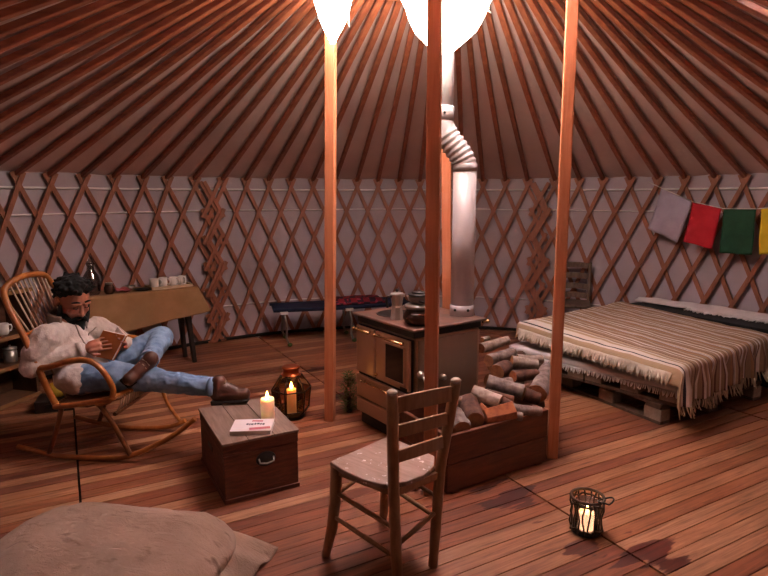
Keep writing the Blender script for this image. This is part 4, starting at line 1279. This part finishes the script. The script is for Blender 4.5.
# back frame: an arch leaning back and spindles
arch = [(-.291, -.255, .352), (-.345, -.262, .49), (-.437, -.265, .76), (-.525, -.250, .93), (-.580, -.215, 1.03), (-.585, -.16, 1.075), (-.575, -.06, 1.105), (-.570, .06, 1.105), (-.575, .16, 1.085), (-.575, .225, 1.02), (-.525, .255, .93), (-.437, .265, .76), (-.345, .262, .49), (-.291, .255, .352)]
cane('back_frame', arch, .019, 'rattan', rc, 7)
cane('back_cross_cane', [(-.450, -.262, .78), (-.475, 0, .79), (-.450, .262, .78)], .012)
for i in range(11):
    v = (i-5)/5
    t = M()
    top = (-.578, v*.205, 1.088-.10*max(0, abs(v)-.75)*4)
    t.tube([(-.31, v*.13, .36), (-.44, v*.165, .72), top], .0055, 6); t.build('spindle', 'weave', rc)

man = thing('person', 'bearded man in pale fleece and jeans, reading with one boot on the trunk', 'person', KO, KA_)
SHR, SHL = Vector((-.375, -.170, .752)), Vector((-.265, .195, .725))
ELR, ELL = Vector((-.432, -.250, .588)), Vector((-.115, .30, .575))
WRR, WRL = Vector((-.215, -.085, .655)), Vector((-.060, .125, .640))
HIPR, HIPL = Vector((-.215, -.095, .475)), Vector((-.19, .095, .475))
KNR, KNL = Vector((.235, -.045, .455)), Vector((.110, .330, .640))
ANR, ANL = Vector((.665, -.090, .432)), Vector((.200, -.075, .578))
NECK = Vector((-.352, .018, .842))
HC = Vector((-.322, .040, .942)); HS = 1.15
HR = (Matrix.Rotation(R(-30), 4, 'Z') @ Matrix.Rotation(R(24), 4, 'Y')).to_3x3()
def hp_(x, y, z): return HC+HR @ (Vector((x, y, z))*HS)
hrz = HR
# body: one continuous surface from head to feet
BP = []
BP += [('e', hp_(-.005, 0, .025), (.098*HS, .078*HS, .098*HS), HR), ('e', hp_(.030, 0, -.035), (.066*HS, .060*HS, .082*HS), HR),
       ('e', hp_(.058, 0, -.088), (.030*HS, .034*HS, .026*HS), HR),
       ('c', [hp_(.088, 0, .015), hp_(.108, 0, -.030)], [.0085, .0145]),
       ('e', hp_(.104, .011, -.033), (.009, .009, .008), HR), ('e', hp_(.104, -.011, -.033), (.009, .009, .008), HR),
       ('c', [hp_(.083, .045, .028), hp_(.094, .015, .030)], [.010, .010]), ('c', [hp_(.083, -.045, .028), hp_(.094, -.015, .030)], [.010, .010]),
       ('e', hp_(.066, .042, -.022), (.020, .018, .020), HR), ('e', hp_(.066, -.042, -.022), (.020, .018, .020), HR),
       ('c', [hp_(.080, .022, -.066), hp_(.089, 0, -.064), hp_(.080, -.022, -.066)], [.007, .009, .007]),
       ('e', hp_(-.012, .086, -.002), (.022, .013, .036), HR), ('e', hp_(-.012, -.086, -.002), (.022, .013, .036), HR),
       ('c', [hp_(-.02, 0, -.06), NECK, Vector((-.37, .01, .80))], [.055, .058, .075])]
BP += [('c', [Vector((-.36, .01, .74)), Vector((-.32, .0, .62)), Vector((-.235, .0, .48))], [.075, .09, .085]),
       ('c', [SHR, ELR, WRR], [.034, .032, .029]), ('c', [SHL, ELL, WRL], [.034, .032, .029]),
       ('c', [SHR+Vector((.0, .03, -.02)), SHL+Vector((0, -.03, -.02))], [.045, .045]),
       ('c', [HIPR, KNR, ANR], [.055, .042, .036]), ('c', [HIPL, KNL, ANL], [.055, .042, .036])]
# hands: palm, four fingers, thumb
def hand(w_, fwd, pal, thumb_side, curl):
    fwd = fwd.normalized(); pal = (pal-fwd*pal.dot(fwd)).normalized(); side = fwd.cross(pal).normalized()*thumb_side
    out = [('c', [w_, w_+fwd*.045, w_+fwd*.082], [.026, .024, .020]),
           ('c', [w_+fwd*.04+side*.022, w_+fwd*.085+side*.026], [.020, .014]), ('c', [w_+fwd*.04-side*.018, w_+fwd*.082-side*.028], [.020, .014])]
    for k, (o_, L) in enumerate(((.034, .068), (.011, .076), (-.012, .070), (-.034, .055))):
        b = w_+fwd*.080+side*o_
        a1 = curl*.5; a2 = curl*1.0
        m_ = b+(fwd*math.cos(a1)+pal*math.sin(a1))*L*.5+side*o_*.12
        e = m_+(fwd*math.cos(a2)+pal*math.sin(a2))*L*.5
        out.append(('c', [b, m_, e], [.0086, .0080, .0068]))
    tb_ = w_+fwd*.025+side*.026
    t1 = tb_+(side*.8+fwd*.6).normalized()*.035+pal*.006
    t2 = t1+(fwd*.9+pal*.45).normalized()*.032
    out.append(('c', [tb_, t1, t2], [.0125, .0105, .0085]))
    return out
# book frame: spine at the far right, near cover faces the camera
BK_TL, BK_TR, BK_BL = Vector((-.112, .000, .760)), Vector((.030, .02, .722)), Vector((-.205, -.012, .600))
HND = hand(WRR+Vector((.015, .008, .004)), Vector((.085, .045, .020)), Vector((.2, .9, -.25)), -1, .35)
HND += hand(WRL, Vector((.03, -.06, .05)), Vector((-.55, -.6, -.3)), 1, .5)
BP += HND
body = blob('body', BP, .0044, 'skin', man, 2)
# fleece pullover
FP_ = [('c', [Vector((-.372, .005, .725)), Vector((-.345, .005, .63)), Vector((-.280, .0, .50))], [.118, .136, .146]),
       ('c', [SHR+Vector((.01, .02, -.005)), Vector((-.360, .01, .768)), SHL+Vector((0, -.02, -.005))], [.074, .070, .074]),
       ('c', [SHR, SHR.lerp(ELR, .5)+Vector((-.012, -.012, 0)), ELR, ELR.lerp(WRR, .5), WRR+Vector((-.008, -.004, -.002))], [.082, .078, .066, .058, .047]),
       ('c', [SHL, SHL.lerp(ELL, .5), ELL, ELL.lerp(WRL, .5), WRL+Vector((-.002, .01, -.002))], [.082, .078, .070, .060, .048]),
       ('e', Vector((-.255, 0, .475)), (.165, .215, .125)), ('e', Vector((-.315, .0, .60)), (.125, .165, .15))]
fl_ = blob('fleece_pullover', FP_, .0075, 'fleece', man, 4, .016, .045)
# standing collar, open at the front
fd = (HR @ Vector((1, 0, 0))); fd.z = 0; fd.normalize()
t = M(); n = 40; vs = []
ca_ = math.atan2(fd.y, fd.x)
def colf(u, v):
    a = ca_+.85+u*(2*PI-1.70)
    r_ = .100-.008*v+.008*math.sin(u*11)
    return NECK+Vector((r_*math.cos(a)*1.02, r_*math.sin(a)*1.06, -.055+.100*v-.035*(1 if False else (math.cos(a-ca_)+1)/2)))
t.grid(colf, 40, 8); t.build('collar', 'collar', man, solid=.014)
from mathutils.bvhtree import BVHTree
bv = BVHTree.FromPolygons([v.co.copy() for v in fl_.data.vertices], [list(q_.vertices) for q_ in fl_.data.polygons])
def onchest(y, z, d):
    o_ = Vector((-.34, y, z))+d*.6
    h_ = bv.ray_cast(o_, -d)
    return h_[0]+d*.002 if h_[0] else None
def chest_line(name, pts, r_):
    c_ = [q_ for q_ in (onchest(y, z, Vector((math.cos(a_), math.sin(a_), .15)).normalized()) for y, z, a_ in pts) if q_]
    if len(c_) > 1:
        t = M(); t.tube(c_, r_, 6); t.build(name, 'collar', man)
chest_line('zip', [(.015, .80-.018*i, -.45) for i in range(9)], .0045)
chest_line('pocket_seam', [(.07+.012*i, .70+.006*i, -.25) for i in range(7)], .004)
# cuff
t = M(); dd = (WRR-ELR).normalized(); t.tube([WRR-dd*.02, WRR+dd*.012], [.052, .047], 14); t.build('cuff', 'fleece', man)
# jeans
JP = [('c', [HIPR, Vector((-.01, -.075, .490)), KNR], [.092, .092, .076]), ('c', [KNR, KNR.lerp(ANR, .45)+Vector((0, 0, .0)), KNR.lerp(ANR, .88)], [.076, .067, .058]),
      ('c', [HIPL, HIPL.lerp(KNL, .5), KNL], [.092, .090, .076]), ('c', [KNL, KNL.lerp(ANL, .45), KNL.lerp(ANL, .86)], [.076, .068, .060]),
      ('c', [Vector((-.22, -.09, .47)), Vector((-.22, .09, .47))], [.10, .10])]
blob('jeans', JP, .007, 'jeans', man, 5, .028, .07)
for kn, an in ((KNR, ANR), (KNL, ANL)):
    d = (an-kn).normalized(); c = kn.lerp(an, .885)
    t = M(); t.tube([c-d*.022, c+d*.018], [.061, .060], 16); t.build('turn_up', 'jeans', man)
# boots
def boot(an, toe, sole, name='boot'):
    toe = (toe-an).normalized(); sole = (sole-toe*sole.dot(toe)).normalized(); up = -sole; side = toe.cross(up)
    q = [('c', [an-toe*.012+up*.035, an-toe*.012], [.047, .048]), ('c', [an-toe*.012, an+sole*.045-toe*.022], [.048, .042]),
         ('c', [an+sole*.040-toe*.03, an+sole*.040+toe*.07, an+sole*.044+toe*.140], [.040, .042, .039]),
         ('c', [an+toe*.01, an+toe*.075+sole*.022], [.044, .038])]
    bo = blob(name, q, .006, 'boot', man, 3)
    rot = Matrix((toe, side, up)).transposed()
    t = M(); t.box(an+sole*.082+toe*.052, (.225, .080, .018), rot); t.box(an+sole*.095-toe*.025, (.07, .074, .014), rot)
    t.build('sole', 'sole', bo, bevel=.008)
    for k in range(5):
        p = an+toe*(.030+.020*k)+up*(.040-.017*k)
        t = M(); t.tube([p+side*.030-up*.008, p+up*.005, p-side*.030-up*.008], .004, 6); t.build('lace', 'lace', bo)
boot(ANR, ANR+Vector((.17, .02, .004)), Vector((-.02, -.10, -1)))
boot(ANL, Vector((.125, -.30, .500)), Vector((-.55, -.05, -.62)))
# hair and beard
HP = []
rnd = random.Random(3)
for i in range(260):
    a = rnd.uniform(0, 2*PI); b = math.asin(rnd.uniform(-.55, 1))
    x, y, z = math.cos(b)*math.cos(a), math.cos(b)*math.sin(a), math.sin(b)
    if x > .15 and z < .50: continue
    if abs(y) > .60 and z < .30 and x > -.45: continue
    p = hp_(-.012+.090*x, .078*y, .030+.098*z); d = HR @ Vector((x*.6+.35, y*.8, z*.7+.15)); d.normalize()
    j = Vector((rnd.uniform(-1, 1), rnd.uniform(-1, 1), rnd.uniform(-.6, .6)))*.014
    L = rnd.uniform(.010, .030)*(1.2 if .3 < z < .8 else .6)
    HP.append(('c', [p-d*.015, p+d*L*.6+j*.4, p+d*L+j], [.019, .015, .009]))
HP.append(('e', hp_(-.020, 0, .052), (.098*HS, .082*HS, .092*HS), HR))
HP.append(('e', hp_(-.050, 0, .0), (.058*HS, .070*HS, .085*HS), HR))
hair_ = blob('hair', HP, .005, 'hair', man, 2)
BD = []
for s_ in (-1, 1):
    BD += [('c', [hp_(.020, s_*.076, -.012), hp_(.022, s_*.076, -.05), hp_(.030, s_*.070, -.085)], [.010, .018, .026]),
           ('c', [hp_(.030, s_*.070, -.080), hp_(.060, s_*.046, -.105), hp_(.080, 0, -.118)], [.026, .030, .034]),
           ('c', [hp_(.050, s_*.058, -.060), hp_(.072, s_*.040, -.085), hp_(.085, 0, -.098)], [.018, .022, .022]),
           ('c', [hp_(.101, 0, -.053), hp_(.096, s_*.022, -.057), hp_(.082, s_*.040, -.078)], [.009, .011, .015])]
BD += [('e', hp_(.052, 0, -.145), (.050, .060, .048), HR), ('c', [hp_(.030, -.062, -.095), hp_(.065, -.03, -.135), hp_(.072, 0, -.15)], [.03, .034, .034])]
for i in range(60):
    a = rnd.uniform(-1.5, 1.5); p = hp_(.030+.055*math.cos(a), .066*math.sin(a), -.105); BD.append(('c', [p, p+Vector((rnd.uniform(-.01, .02), rnd.uniform(-.015, .015), -rnd.uniform(.02, .05)))], [.016, .008]))
blob('beard', BD, .005, 'hair', man, 1)
for s_ in (-1, 1):
    t = M(); t.tube([hp_(.092, s_*.013, .038), hp_(.091, s_*.030, .044), hp_(.078, s_*.052, .036)], [.005, .006, .004], 8); t.build('eyebrow', 'hair', man)
    t = M(); t.ball(hp_(.080, s_*.030, .010), .0125, 14, 10); e_ = t.build('eyelid', 'skin', man)
    t = M(); t.tube([hp_(.091, s_*.018, .004), hp_(.0935, s_*.030, .001), hp_(.085, s_*.043, .004)], .0022, 6); t.build('lash_line', 'hair', e_)

# book in his hands (local frame of the man, but a thing of its own)
bo = thing('open_book', 'open paperback with a plain orange-brown cover held in the reading man\'s hands', 'book', KO, KA_)
TL_, TR_ = BK_TL+Vector((0, 0, 0)), BK_TR
dwn = (BK_BL-BK_TL)
sp0, sp1 = TR_, TR_+dwn                                    # spine top and bottom
near_e = TL_-TR_                                             # across the near cover
nrm = near_e.cross(dwn).normalized()
if nrm.y > 0: nrm = -nrm
far_e = Vector((-.115, .115, .03))
def slab(o, p, e1, e2, th, n_): 
    vs = [p, p+e1, p+e1+e2, p+e2]; vs += [v+n_*th for v in vs]
    o.add(vs, [(3, 2, 1, 0), (4, 5, 6, 7), (0, 1, 5, 4), (1, 2, 6, 5), (2, 3, 7, 6), (3, 0, 4, 7)])
t = M(); slab(t, sp0, near_e, dwn, .003, nrm); t.build('front_cover', 'orange', bo)
t = M(); slab(t, sp0-nrm*.001, near_e*.97, dwn*.985, -.010, nrm); t.build('page_block', 'paper', bo)
n2 = far_e.cross(dwn).normalized()
if n2.y < 0: n2 = -n2
t = M(); slab(t, sp0, far_e, dwn, .003, n2); t.build('back_cover', 'orange', bo)
t = M(); slab(t, sp0-n2*.001, far_e*.97, dwn*.985, -.010, n2); t.build('page_block', 'paper', bo)
#@@CAMERA
cam = bpy.data.cameras.new('camera'); co = bpy.data.objects.new('camera', cam); COL.objects.link(co)
cam.sensor_width = 36; cam.sensor_fit = 'HORIZONTAL'; cam.lens = 36*580/768; cam.clip_start = .02
co.location = (0, 0, 1.6); co.rotation_euler = (PI/2-.158, 0, 0)
sc.camera = co
w = bpy.data.worlds.new('world'); sc.world = w; w.use_nodes = True
w.node_tree.nodes['Background'].inputs[0].default_value = (.96, .93, 1.0, 1); w.node_tree.nodes['Background'].inputs[1].default_value = 105
sc.view_settings.view_transform = 'Standard'; sc.view_settings.look = 'None'
sc.view_settings.gamma = 1; sc.view_settings.use_curve_mapping = False
sc.view_settings.exposure = 1.0
